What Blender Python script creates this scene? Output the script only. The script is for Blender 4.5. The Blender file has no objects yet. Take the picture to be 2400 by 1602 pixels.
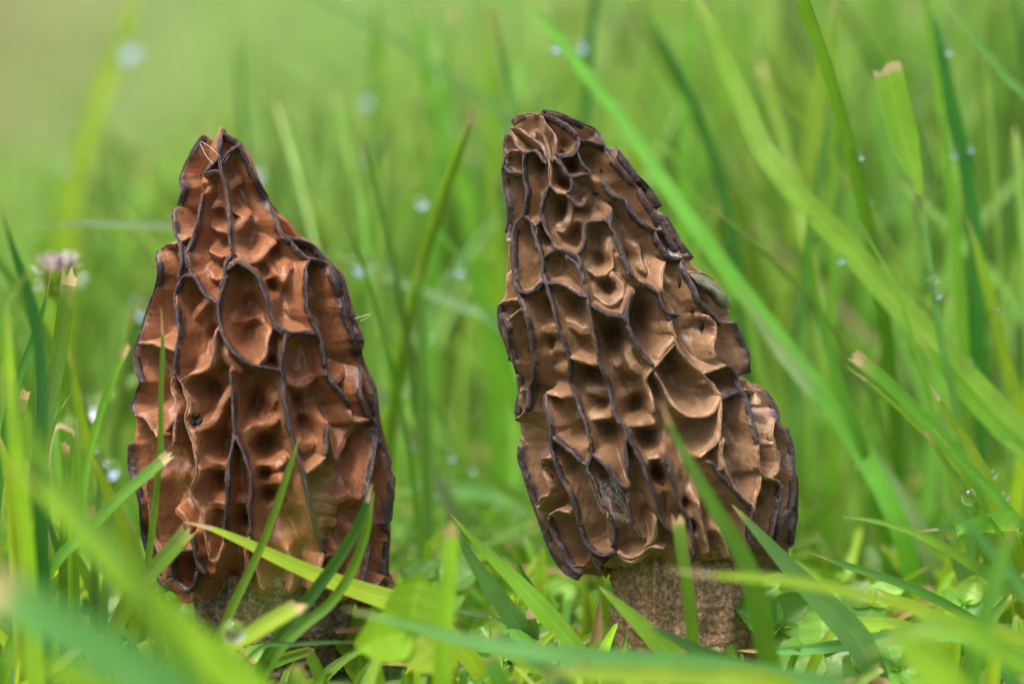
import bpy, math, random
import numpy as np
from mathutils import Vector

random.seed(7); np.random.seed(7)
SC = bpy.context.scene
COL = SC.collection
R = math.radians

# ------------------------------------------------------------------ camera
F_MM, SENSOR = 100.0, 36.0
W_PX, H_PX = 2400.0, 1602.0
F_PX = F_MM / SENSOR * W_PX
DIST, PITCH, ZC = 0.464, R(5.0), 0.0545           # metres: a macro lens half a metre from the morels
CAM = np.array([0.0, -DIST * math.cos(PITCH), ZC + DIST * math.sin(PITCH)])
FWD = np.array([0.0, math.cos(PITCH), -math.sin(PITCH)])
UPV = np.array([0.0, math.sin(PITCH), math.cos(PITCH)])
cam_d = bpy.data.cameras.new('camera')
cam_d.lens, cam_d.sensor_width = F_MM, SENSOR
cam_d.clip_start, cam_d.clip_end = 0.01, 500.0
cam_d.dof.use_dof = True
cam_d.dof.focus_distance = DIST - 0.010
cam_d.dof.aperture_fstop = 9.0
cam_d.dof.aperture_blades = 0
cam_o = bpy.data.objects.new('camera', cam_d)
COL.objects.link(cam_o)
cam_o.location = CAM
cam_o.rotation_euler = (math.pi / 2 - PITCH, 0, 0)
SC.camera = cam_o

# ------------------------------------------------------------------ light: bright overcast
SUN_EL, SUN_AZ = R(62), R(-140)                    # azimuth from +Y; the light comes from above, over the camera's left shoulder
world = bpy.data.worlds.new('World'); SC.world = world; world.use_nodes = True
wn = world.node_tree.nodes; wl = world.node_tree.links
bg = wn['Background']
sky = wn.new('ShaderNodeTexSky'); sky.sky_type = 'NISHITA'; sky.sun_disc = False
sky.sun_elevation = SUN_EL; sky.sun_rotation = SUN_AZ
sky.air_density = 1.0; sky.dust_density = 6.0; sky.ozone_density = 0.6
wl.new(sky.outputs[0], bg.inputs[0]); bg.inputs[1].default_value = 0.15
sun_d = bpy.data.lights.new('sun', 'SUN'); sun_d.energy = 1.3; sun_d.angle = R(12); sun_d.color = (1.0, 0.97, 0.92)
sun_o = bpy.data.objects.new('sun', sun_d); COL.objects.link(sun_o)
sd = Vector((math.sin(SUN_AZ) * math.cos(SUN_EL), math.cos(SUN_AZ) * math.cos(SUN_EL), math.sin(SUN_EL)))
sun_o.rotation_euler = sd.to_track_quat('Z', 'Y').to_euler()
vs = SC.view_settings
vs.view_transform = 'Standard'; vs.look = 'None'; vs.gamma = 1.0; vs.use_curve_mapping = False
vs.exposure = 1.5
SC.render.engine = 'CYCLES'
SC.cycles.use_denoising = True
SC.cycles.max_bounces = 10; SC.cycles.diffuse_bounces = 5; SC.cycles.transmission_bounces = 8
SC.cycles.sample_clamp_indirect = 20.0

# ------------------------------------------------------------------ helpers
def at(px, py, Y):
    """photo pixel (2400 wide) on the vertical plane y = Y, in metres"""
    d = FWD + np.array([1.0, 0, 0]) * ((px - W_PX / 2) / F_PX) + UPV * (-(py - H_PX / 2) / F_PX)
    return CAM + d * ((Y - CAM[1]) / d[1])

def project(P):
    q = np.asarray(P) - CAM
    f = q @ FWD
    return W_PX / 2 + q[..., 0] / f * F_PX, H_PX / 2 - (q @ UPV) / f * F_PX, f

def px_size(Y):
    return (Y - CAM[1]) / F_PX

def mesh_obj(name, verts, faces, mat, parent=None, smooth=True, uvs=None, attrs=None):
    me = bpy.data.meshes.new(name)
    v = np.asarray(verts, dtype=np.float32)
    me.from_pydata(v.tolist(), [], faces if isinstance(faces, list) else faces.tolist())
    if smooth:
        me.polygons.foreach_set('use_smooth', np.ones(len(me.polygons), dtype=bool))
    if attrs:
        for k, a in attrs.items():
            at_ = me.attributes.new(k, 'FLOAT', 'POINT')
            at_.data.foreach_set('value', np.asarray(a, dtype=np.float32))
    if uvs is not None:
        uvl = me.uv_layers.new(name='UVMap')
        li = np.empty(len(me.loops), dtype=np.int32)
        me.loops.foreach_get('vertex_index', li)
        uvl.data.foreach_set('uv', np.asarray(uvs, dtype=np.float32)[li].ravel())
    if mat is not None:
        me.materials.append(mat)
    o = bpy.data.objects.new(name, me)
    COL.objects.link(o)
    if parent is not None:
        o.parent = parent
    return o

def tag(o, label=None, cat=None, group=None, kind=None):
    if label: o['label'] = label
    if cat: o['category'] = cat
    if group: o['group'] = group
    if kind: o['kind'] = kind
    return o

def empty(name, loc):
    o = bpy.data.objects.new(name, None); COL.objects.link(o)
    o.empty_display_size = 0.005
    o.location = loc
    return o

def catmull(P, step):
    """smooth polyline through P resampled at about step metres"""
    P = np.asarray(P, dtype=float)
    if len(P) < 3:
        n = max(2, int(np.linalg.norm(P[-1] - P[0]) / step) + 1)
        return P[0] + (P[-1] - P[0]) * np.linspace(0, 1, n)[:, None]
    Q = np.vstack([2 * P[0] - P[1], P, 2 * P[-1] - P[-2]])
    out = []
    for i in range(1, len(Q) - 2):
        p0, p1, p2, p3 = Q[i - 1], Q[i], Q[i + 1], Q[i + 2]
        n = max(1, int(round(np.linalg.norm(p2 - p1) / step)))
        t = np.arange(n)[:, None] / n
        out.append(0.5 * (2 * p1 + (p2 - p0) * t + (2 * p0 - 5 * p1 + 4 * p2 - p3) * t ** 2 + (3 * p1 - p0 - 3 * p2 + p3) * t ** 3))
    out.append(P[-1:])
    return np.vstack(out)

_dirs = np.random.normal(size=(24, 3)); _dirs /= np.linalg.norm(_dirs, axis=1)[:, None]
_ph = np.random.uniform(0, 6.28, 24)
def wob(P, wave, seed=0, n=7):
    """cheap smooth noise about -1..1, wave = wavelength in metres"""
    P = np.asarray(P); s = np.zeros(P.shape[:-1])
    for k in range(n):
        j = (k + seed * 5) % 24
        s += np.sin((P @ _dirs[j]) * (6.283 / wave) * (0.7 + 0.11 * k) + _ph[(j + seed) % 24])
    return s / (n * 0.55)

# ------------------------------------------------------------------ materials
def new_mat(name):
    m = bpy.data.materials.new(name); m.use_nodes = True
    nt = m.node_tree; nt.nodes.clear()
    out = nt.nodes.new('ShaderNodeOutputMaterial')
    return m, nt, nt.nodes, nt.links, out

def N(nt, t, **kw):
    n = nt.nodes.new(t)
    for k, v in kw.items():
        setattr(n, k, v)
    return n

def ramp(nt, stops, interp='LINEAR'):
    r = nt.nodes.new('ShaderNodeValToRGB'); r.color_ramp.interpolation = interp
    while len(r.color_ramp.elements) > 2: r.color_ramp.elements.remove(r.color_ramp.elements[-1])
    for i, (p, c) in enumerate(stops):
        e = r.color_ramp.elements[i] if i < 2 else r.color_ramp.elements.new(p)
        e.position = p; e.color = (*c, 1) if len(c) == 3 else c
    return r

def mixc(nt, fac, a, b, blend='MIX'):
    m = nt.nodes.new('ShaderNodeMix'); m.data_type = 'RGBA'; m.blend_type = blend
    L = nt.links
    for sock, v in ((m.inputs[0], fac), (m.inputs[6], a), (m.inputs[7], b)):
        if hasattr(v, 'links'): L.new(v, sock)
        elif isinstance(v, (int, float)): sock.default_value = v
        else: sock.default_value = (*v, 1)
    return m.outputs[2]

def noise(nt, scale, detail=3, rough=0.55, coord='Object'):
    tc = nt.nodes.new('ShaderNodeTexCoord')
    n = nt.nodes.new('ShaderNodeTexNoise'); n.inputs['Scale'].default_value = scale
    n.inputs['Detail'].default_value = detail; n.inputs['Roughness'].default_value = rough
    nt.links.new(tc.outputs[coord], n.inputs['Vector'])
    return n.outputs['Fac']

def bump(nt, h, strength, dist):
    b = nt.nodes.new('ShaderNodeBump'); b.inputs['Strength'].default_value = strength
    b.inputs['Distance'].default_value = dist
    nt.links.new(h, b.inputs['Height'])
    return b.outputs['Normal']

def grass_mat(name, base, trans, tfac=0.45, rough=0.38, vary=0.35, spec=0.5, dry=None, dry_amt=0.0, endbrown=True, ribs=True):
    """leaf blade: diffuse + translucent + waxy sheen, fine veins along the blade"""
    m, nt, nodes, L, out = new_mat(name)
    uv = N(nt, 'ShaderNodeUVMap')
    sep = N(nt, 'ShaderNodeSeparateXYZ'); L.new(uv.outputs[0], sep.inputs[0])
    # veins
    ms = N(nt, 'ShaderNodeMath', operation='MULTIPLY'); L.new(sep.outputs[0], ms.inputs[0]); ms.inputs[1].default_value = 75.0
    sn = N(nt, 'ShaderNodeMath', operation='SINE'); L.new(ms.outputs[0], sn.inputs[0])
    vein = N(nt, 'ShaderNodeMapRange'); L.new(sn.outputs[0], vein.inputs[0])
    vein.inputs[1].default_value = -1; vein.inputs[2].default_value = 1; vein.inputs[3].default_value = 0.80 if ribs else 1.0; vein.inputs[4].default_value = 1.10 if ribs else 1.0
    # midrib
    mid = N(nt, 'ShaderNodeMath', operation='SUBTRACT'); L.new(sep.outputs[0], mid.inputs[0]); mid.inputs[1].default_value = 0.5
    ab = N(nt, 'ShaderNodeMath', operation='ABSOLUTE'); L.new(mid.outputs[0], ab.inputs[0])
    mr = N(nt, 'ShaderNodeMapRange'); L.new(ab.outputs[0], mr.inputs[0])
    mr.inputs[1].default_value = 0.0; mr.inputs[2].default_value = 0.06; mr.inputs[3].default_value = 0.35; mr.inputs[4].default_value = 0.0
    oi = N(nt, 'ShaderNodeObjectInfo')
    rn = N(nt, 'ShaderNodeAttribute', attribute_name='rnd')
    add = N(nt, 'ShaderNodeMath', operation='ADD'); L.new(oi.outputs['Random'], add.inputs[0]); L.new(rn.outputs['Fac'], add.inputs[1])
    fr = N(nt, 'ShaderNodeMath', operation='FRACT'); L.new(add.outputs[0], fr.inputs[0])
    val = N(nt, 'ShaderNodeMapRange'); L.new(fr.outputs[0], val.inputs[0])
    val.inputs[3].default_value = 1 - vary; val.inputs[4].default_value = 1 + vary
    hue = N(nt, 'ShaderNodeMapRange')
    f2 = N(nt, 'ShaderNodeMath', operation='MULTIPLY'); L.new(fr.outputs[0], f2.inputs[0]); f2.inputs[1].default_value = 7.31
    f3 = N(nt, 'ShaderNodeMath', operation='FRACT'); L.new(f2.outputs[0], f3.inputs[0]); L.new(f3.outputs[0], hue.inputs[0])
    hue.inputs[3].default_value = 0.478; hue.inputs[4].default_value = 0.515
    nz = noise(nt, 160.0, 3)
    nt_ = noise(nt, 420.0, 3); ta = N(nt, 'ShaderNodeMath', operation='MULTIPLY_ADD'); L.new(nt_, ta.inputs[0]); ta.inputs[1].default_value = 0.10; L.new(sep.outputs[1], ta.inputs[2])
    tipf = N(nt, 'ShaderNodeMapRange'); L.new(ta.outputs[0], tipf.inputs[0])
    tipf.inputs[1].default_value = 0.97; tipf.inputs[2].default_value = 1.06; tipf.inputs[3].default_value = 0.0; tipf.inputs[4].default_value = 0.8 if endbrown else 0.0
    def tone(c):
        a = mixc(nt, mr.outputs[0], c, tuple(min(1, x * 1.5 + 0.03) for x in c))
        b = mixc(nt, 1.0, a, vein.outputs[0], 'MULTIPLY')
        hs = N(nt, 'ShaderNodeHueSaturation'); L.new(hue.outputs[0], hs.inputs['Hue']); L.new(val.outputs[0], hs.inputs['Value'])
        hs.inputs['Saturation'].default_value = 1.0; L.new(b, hs.inputs['Color'])
        o = hs.outputs[0]
        rr = ramp(nt, [(0.3, (0.85, 0.85, 0.85)), (0.75, (1.12, 1.12, 1.12))]); L.new(nz, rr.inputs[0])
        o = mixc(nt, 1.0, o, rr.outputs[0], 'MULTIPLY')
        o = mixc(nt, tipf.outputs[0], o, (0.42, 0.34, 0.12))
        if dry:
            dr = ramp(nt, [(0.62 - dry_amt, (0, 0, 0)), (0.72 - dry_amt * 0.7, (1, 1, 1))])
            n2 = noise(nt, 60.0, 4, 0.6); L.new(n2, dr.inputs[0])
            o = mixc(nt, dr.outputs[0], o, dry)
        return o
    p = N(nt, 'ShaderNodeBsdfPrincipled'); L.new(tone(base), p.inputs['Base Color'])
    p.inputs['Roughness'].default_value = rough
    p.inputs['Specular IOR Level'].default_value = spec
    nb = bump(nt, sn.outputs[0] if ribs else nz, 0.35, 0.0002); L.new(nb, p.inputs['Normal'])
    tr = N(nt, 'ShaderNodeBsdfTranslucent'); L.new(tone(trans), tr.inputs[0])
    mx = N(nt, 'ShaderNodeMixShader'); mx.inputs[0].default_value = tfac
    L.new(p.outputs[0], mx.inputs[1]); L.new(tr.outputs[0], mx.inputs[2]); L.new(mx.outputs[0], out.inputs[0])
    return m

M = {}
M['mid'] = grass_mat('grass_green', (0.095, 0.235, 0.016), (0.26, 0.50, 0.025), rough=0.33)
M['lime'] = grass_mat('grass_lime', (0.21, 0.37, 0.015), (0.48, 0.70, 0.03), tfac=0.5)
M['blue'] = grass_mat('grass_bluish', (0.090, 0.225, 0.045), (0.21, 0.43, 0.06), tfac=0.4, rough=0.33)
M['dark'] = grass_mat('grass_dark', (0.035, 0.14, 0.018), (0.10, 0.32, 0.02), tfac=0.4)
M['pale'] = grass_mat('grass_pale', (0.20, 0.34, 0.13), (0.34, 0.50, 0.16), tfac=0.45)
M['fresh'] = grass_mat('grass_fresh', (0.135, 0.33, 0.022), (0.34, 0.66, 0.045), tfac=0.45, rough=0.33, vary=0.12)
M['dry'] = grass_mat('grass_dry', (0.33, 0.20, 0.075), (0.36, 0.21, 0.07), tfac=0.4, rough=0.6)
M['tip'] = grass_mat('grass_dry_tip', (0.40, 0.31, 0.17), (0.40, 0.30, 0.16), tfac=0.35, rough=0.6)
M['clover'] = grass_mat('clover_leaf', (0.13, 0.30, 0.035), (0.34, 0.60, 0.05), tfac=0.42, rough=0.45, endbrown=False, ribs=False)
M['sward'] = grass_mat('sward_green', (0.150, 0.30, 0.045), (0.34, 0.57, 0.07), tfac=0.45, vary=0.55)

def cap_mat(name, pit, pit2, tan_edge, dark, sss, sscale):
    m, nt, nodes, L, out = new_mat(name)
    rim = N(nt, 'ShaderNodeAttribute', attribute_name='rim')
    pale = N(nt, 'ShaderNodeAttribute', attribute_name='pale')
    n1 = noise(nt, 90.0, 4, 0.6); n2 = noise(nt, 900.0, 3, 0.6)
    rr = ramp(nt, [(0.3, pit), (0.72, pit2)]); L.new(n1, rr.inputs[0])
    c = mixc(nt, pale.outputs['Fac'], rr.outputs[0], tan_edge)  # lighter tan flesh along the tan ridges, its own colour
    r2 = ramp(nt, [(0.3, (0.80, 0.80, 0.80)), (0.7, (1.15, 1.15, 1.15))]); L.new(n2, r2.inputs[0])
    c = mixc(nt, 1.0, c, r2.outputs[0], 'MULTIPLY')
    n7 = noise(nt, 260.0, 5, 0.7); r7 = ramp(nt, [(0.56, (0, 0, 0)), (0.74, (0.55, 0.55, 0.55))]); L.new(n7, r7.inputs[0])   # bruised blotches
    c = mixc(nt, r7.outputs[0], c, tuple(x * 0.42 for x in pit))
    n8 = noise(nt, 3200.0, 2, 0.5); r8 = ramp(nt, [(0.70, (0, 0, 0)), (0.78, (0.5, 0.5, 0.5))]); L.new(n8, r8.inputs[0])     # pale spore dust
    c = mixc(nt, r8.outputs[0], c, (0.48, 0.36, 0.26))
    # dark bruised rims with an uneven edge
    n3 = noise(nt, 500.0, 3, 0.6)
    ad = N(nt, 'ShaderNodeMath', operation='ADD'); L.new(rim.outputs['Fac'], ad.inputs[0])
    sc_ = N(nt, 'ShaderNodeMapRange'); L.new(n3, sc_.inputs[0]); sc_.inputs[3].default_value = -0.35; sc_.inputs[4].default_value = 0.35
    L.new(sc_.outputs[0], ad.inputs[1])
    st = N(nt, 'ShaderNodeMapRange'); L.new(ad.outputs[0], st.inputs[0]); st.interpolation_type = 'SMOOTHSTEP'
    st.inputs[1].default_value = 0.35; st.inputs[2].default_value = 0.95
    c = mixc(nt, st.outputs[0], c, dark)
    # little black specks
    vo = N(nt, 'ShaderNodeTexVoronoi'); vo.inputs['Scale'].default_value = 330.0
    tc = N(nt, 'ShaderNodeTexCoord'); L.new(tc.outputs['Object'], vo.inputs['Vector'])
    sp = N(nt, 'ShaderNodeMath', operation='LESS_THAN'); L.new(vo.outputs['Distance'], sp.inputs[0]); sp.inputs[1].default_value = 0.07
    c = mixc(nt, sp.outputs[0], c, (0.03, 0.02, 0.015))
    p = N(nt, 'ShaderNodeBsdfPrincipled'); L.new(c, p.inputs['Base Color'])
    p.inputs['Roughness'].default_value = 0.42; p.inputs['Specular IOR Level'].default_value = 0.4
    p.inputs['Subsurface Weight'].default_value = sss
    p.inputs['Subsurface Radius'].default_value = (1.0, 0.38, 0.14)
    p.inputs['Subsurface Scale'].default_value = sscale
    n4 = noise(nt, 2600.0, 2, 0.5)
    n5 = noise(nt, 800.0, 4, 0.6)
    b5 = N(nt, 'ShaderNodeBump'); b5.inputs['Strength'].default_value = 0.5; b5.inputs['Distance'].default_value = 0.0005
    L.new(n5, b5.inputs['Height']); L.new(bump(nt, n4, 0.35, 0.0002), b5.inputs['Normal'])
    L.new(b5.outputs[0], p.inputs['Normal'])
    L.new(p.outputs[0], out.inputs[0])
    return m

M['cap_left'] = cap_mat('cap_flesh_russet', (0.152, 0.057, 0.023), (0.240, 0.102, 0.045), (0.27, 0.145, 0.075), (0.022, 0.014, 0.015), 0.7, 0.0018)
M['cap_right'] = cap_mat('cap_flesh_tan', (0.140, 0.077, 0.038), (0.230, 0.133, 0.070), (0.26, 0.165, 0.097), (0.026, 0.017, 0.018), 0.55, 0.0013)

def crest_mat(name, a, b, c, rough=0.72):
    m, nt, nodes, L, out = new_mat(name)
    n1 = noise(nt, 1400.0, 4, 0.65); n2 = noise(nt, 260.0, 3, 0.6)
    r1 = ramp(nt, [(0.32, a), (0.55, b), (0.75, c)]); L.new(n1, r1.inputs[0])
    r2 = ramp(nt, [(0.3, (0.75, 0.72, 0.72)), (0.7, (1.25, 1.2, 1.2))]); L.new(n2, r2.inputs[0])
    col = mixc(nt, 1.0, r1.outputs[0], r2.outputs[0], 'MULTIPLY')
    n6 = noise(nt, 170.0, 4, 0.65); r6 = ramp(nt, [(0.54, (0, 0, 0)), (0.76, (0.65, 0.65, 0.65))]); L.new(n6, r6.inputs[0])
    col = mixc(nt, r6.outputs[0], col, (0.10, 0.056, 0.034))
    p = N(nt, 'ShaderNodeBsdfPrincipled'); L.new(col, p.inputs['Base Color'])
    p.inputs['Roughness'].default_value = rough; p.inputs['Specular IOR Level'].default_value = 0.3
    L.new(bump(nt, n1, 0.8, 0.0003), p.inputs['Normal'])
    L.new(p.outputs[0], out.inputs[0])
    return m
M['crest_dark'] = crest_mat('ridge_dark', (0.011, 0.008, 0.008), (0.036, 0.025, 0.026), (0.11, 0.08, 0.074))
M['crest_brown'] = crest_mat('ridge_brown', (0.045, 0.026, 0.02), (0.12, 0.07, 0.05), (0.26, 0.17, 0.12))
M['crest_tan_left'] = crest_mat('ridge_tan_russet', (0.09, 0.042, 0.024), (0.18, 0.092, 0.052), (0.32, 0.19, 0.12))
M['crest_tan_right'] = crest_mat('ridge_tan_ochre', (0.10, 0.053, 0.028), (0.20, 0.114, 0.06), (0.34, 0.22, 0.13))

def stem_mat(name, lo, hi, scale, moss):
    m, nt, nodes, L, out = new_mat(name)
    tc = N(nt, 'ShaderNodeTexCoord'); mp = N(nt, 'ShaderNodeMapping'); mp.inputs['Scale'].default_value = (1, 1, 0.9)
    L.new(tc.outputs['Object'], mp.inputs['Vector'])
    nn_ = N(nt, 'ShaderNodeTexNoise'); nn_.inputs['Scale'].default_value = scale; nn_.inputs['Detail'].default_value = 5; nn_.inputs['Roughness'].default_value = 0.65
    L.new(mp.outputs[0], nn_.inputs['Vector']); n1 = nn_.outputs['Fac']; n2 = noise(nt, 140.0, 3)
    r1 = ramp(nt, [(0.40, lo), (0.68, hi)]); L.new(n1, r1.inputs[0])
    r2 = ramp(nt, [(0.45, (0, 0, 0)), (0.8, (1, 1, 1))]); L.new(n2, r2.inputs[0])
    c = mixc(nt, r2.outputs[0], r1.outputs[0], moss, 'MULTIPLY')
    mp2 = N(nt, 'ShaderNodeMapping'); mp2.inputs['Scale'].default_value = (1, 1, 0.07); L.new(tc.outputs['Object'], mp2.inputs['Vector'])
    ns2 = N(nt, 'ShaderNodeTexNoise'); ns2.inputs['Scale'].default_value = 420.0; ns2.inputs['Detail'].default_value = 3; L.new(mp2.outputs[0], ns2.inputs['Vector'])
    r3 = ramp(nt, [(0.36, (0.68, 0.62, 0.58)), (0.58, (1.1, 1.08, 1.05))]); L.new(ns2.outputs['Fac'], r3.inputs[0])      # darker colour streaks running down the stem
    c = mixc(nt, 1.0, c, r3.outputs[0], 'MULTIPLY')
    p = N(nt, 'ShaderNodeBsdfPrincipled'); L.new(c, p.inputs['Base Color']); p.inputs['Roughness'].default_value = 0.75
    p.inputs['Subsurface Weight'].default_value = 0.15; p.inputs['Subsurface Radius'].default_value = (1, .5, .25); p.inputs['Subsurface Scale'].default_value = 0.001
    L.new(bump(nt, n1, 0.9, 0.0008), p.inputs['Normal'])
    L.new(p.outputs[0], out.inputs[0])
    return m
M['stem_left'] = stem_mat('stem_grainy_dark', (0.040, 0.020, 0.011), (0.22, 0.155, 0.095), 1500.0, (0.65, 0.7, 0.55))
M['stem_right'] = stem_mat('stem_grainy_tan', (0.15, 0.075, 0.035), (0.44, 0.31, 0.19), 1500.0, (0.75, 0.8, 0.62))

def plain(name, c, rough=0.6, spec=0.4, nscale=None, c2=None, bumps=0.0):
    m, nt, nodes, L, out = new_mat(name)
    p = N(nt, 'ShaderNodeBsdfPrincipled'); p.inputs['Roughness'].default_value = rough; p.inputs['Specular IOR Level'].default_value = spec
    if nscale:
        n1 = noise(nt, nscale, 4, 0.6); r1 = ramp(nt, [(0.35, c), (0.68, c2)]); L.new(n1, r1.inputs[0])
        L.new(r1.outputs[0], p.inputs['Base Color'])
        if bumps: L.new(bump(nt, n1, bumps, 0.0006), p.inputs['Normal'])
    else:
        p.inputs['Base Color'].default_value = (*c, 1)
    L.new(p.outputs[0], out.inputs[0])
    return m
M['soil'] = plain('black_soil', (0.012, 0.009, 0.007), 0.9, 0.2, 900.0, (0.035, 0.025, 0.018), 0.8)
M['silk'] = plain('white_silk', (0.82, 0.83, 0.85), 0.5, 0.4)
M['mould'] = plain('grey_mould', (0.07, 0.07, 0.042), 0.85, 0.15, 700.0, (0.17, 0.165, 0.105), 0.4)
M['flake'] = plain('pale_flesh_flake', (0.62, 0.42, 0.27), 0.6, 0.4, 800.0, (0.78, 0.60, 0.42), 0.4)
M['lime_leaf'] = grass_mat('clover_lime', (0.15, 0.25, 0.010), (0.36, 0.52, 0.018), tfac=0.5, rough=0.6, spec=0.2, endbrown=False, ribs=False)
M['petal'] = plain('pale_pink_petal', (0.26, 0.16, 0.19), 0.7, 0.2, 500.0, (0.42, 0.33, 0.33))
M['hair'] = plain('white_hair', (0.75, 0.74, 0.72), 0.6)
def water():
    m, nt, nodes, L, out = new_mat('water')
    p = N(nt, 'ShaderNodeBsdfPrincipled'); p.inputs['Base Color'].default_value = (1, 1, 1, 1)
    p.inputs['Transmission Weight'].default_value = 1.0; p.inputs['IOR'].default_value = 1.33; p.inputs['Roughness'].default_value = 0.0
    L.new(p.outputs[0], out.inputs[0]); return m
M['water'] = water()

# ------------------------------------------------------------------ ground
def ground_mat():
    m, nt, nodes, L, out = new_mat('ground_sward_soil')
    n1 = noise(nt, 9.0, 5, 0.6); n2 = noise(nt, 140.0, 4, 0.65)
    r1 = ramp(nt, [(0.30, (0.055, 0.115, 0.014)), (0.55, (0.10, 0.185, 0.026)), (0.78, (0.17, 0.245, 0.05))]); L.new(n1, r1.inputs[0])
    r2 = ramp(nt, [(0.35, (0.45, 0.40, 0.35)), (0.62, (1.1, 1.1, 1.05))]); L.new(n2, r2.inputs[0])
    c = mixc(nt, 1.0, r1.outputs[0], r2.outputs[0], 'MULTIPLY')
    geo = N(nt, 'ShaderNodeAttribute', attribute_name='bare')
    n3 = noise(nt, 5.0, 3); r3 = ramp(nt, [(0.3, (0.068, 0.072, 0.014)), (0.7, (0.095, 0.098, 0.022))]); L.new(n3, r3.inputs[0])
    c = mixc(nt, geo.outputs['Fac'], c, r3.outputs[0])
    p = N(nt, 'ShaderNodeBsdfPrincipled'); L.new(c, p.inputs['Base Color']); p.inputs['Roughness'].default_value = 0.9
    L.new(bump(nt, n2, 0.8, 0.004), p.inputs['Normal'])
    L.new(p.outputs[0], out.inputs[0])
    return m

def ground_z(x, y):
    """flat lawn round the morels, rising to a grassy bank behind"""
    x = np.asarray(x, float); y = np.asarray(y, float)
    t = np.clip((y - 1.2) / 8.0, 0, 1)
    z = 1.6 * t * t * (3 - 2 * t)
    far = np.clip((y - 9) / 200, 0, 1)
    z = z + 14 * far
    z = z + 0.02 * np.clip((y - 0.5), 0, 1) * (np.sin(x * 5.1 + 1) * np.sin(y * 3.7))
    return z

ys = np.concatenate([[-200, -40, -8, -2, -1], np.linspace(-0.6, 1.2, 46), np.linspace(1.35, 10, 48), [12, 16, 24, 40, 80, 160, 300]])
xs = np.concatenate([[-260, -80, -30, -12, -6, -3.5], np.linspace(-2.4, 2.4, 65), [3.5, 6, 12, 30, 80, 260]])
gx, gy = np.meshgrid(xs, ys)
gz = ground_z(gx, gy)
gv = np.stack([gx, gy, gz], -1).reshape(-1, 3)
nx, ny = len(xs), len(ys)
gf = [(j * nx + i, j * nx + i + 1, (j + 1) * nx + i + 1, (j + 1) * nx + i) for j in range(ny - 1) for i in range(nx - 1)]
bare = (np.clip((-0.10 - gx - 0.10 * (gy - 1.0)) / 0.3, 0, 1) * np.clip((gy - 1.6) / 0.6, 0, 1)).ravel()
g = mesh_obj('ground', gv, gf, ground_mat(), attrs={'bare': bare})
tag(g, 'grassy lawn soil rising to a bank behind', None, None, 'structure')

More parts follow.
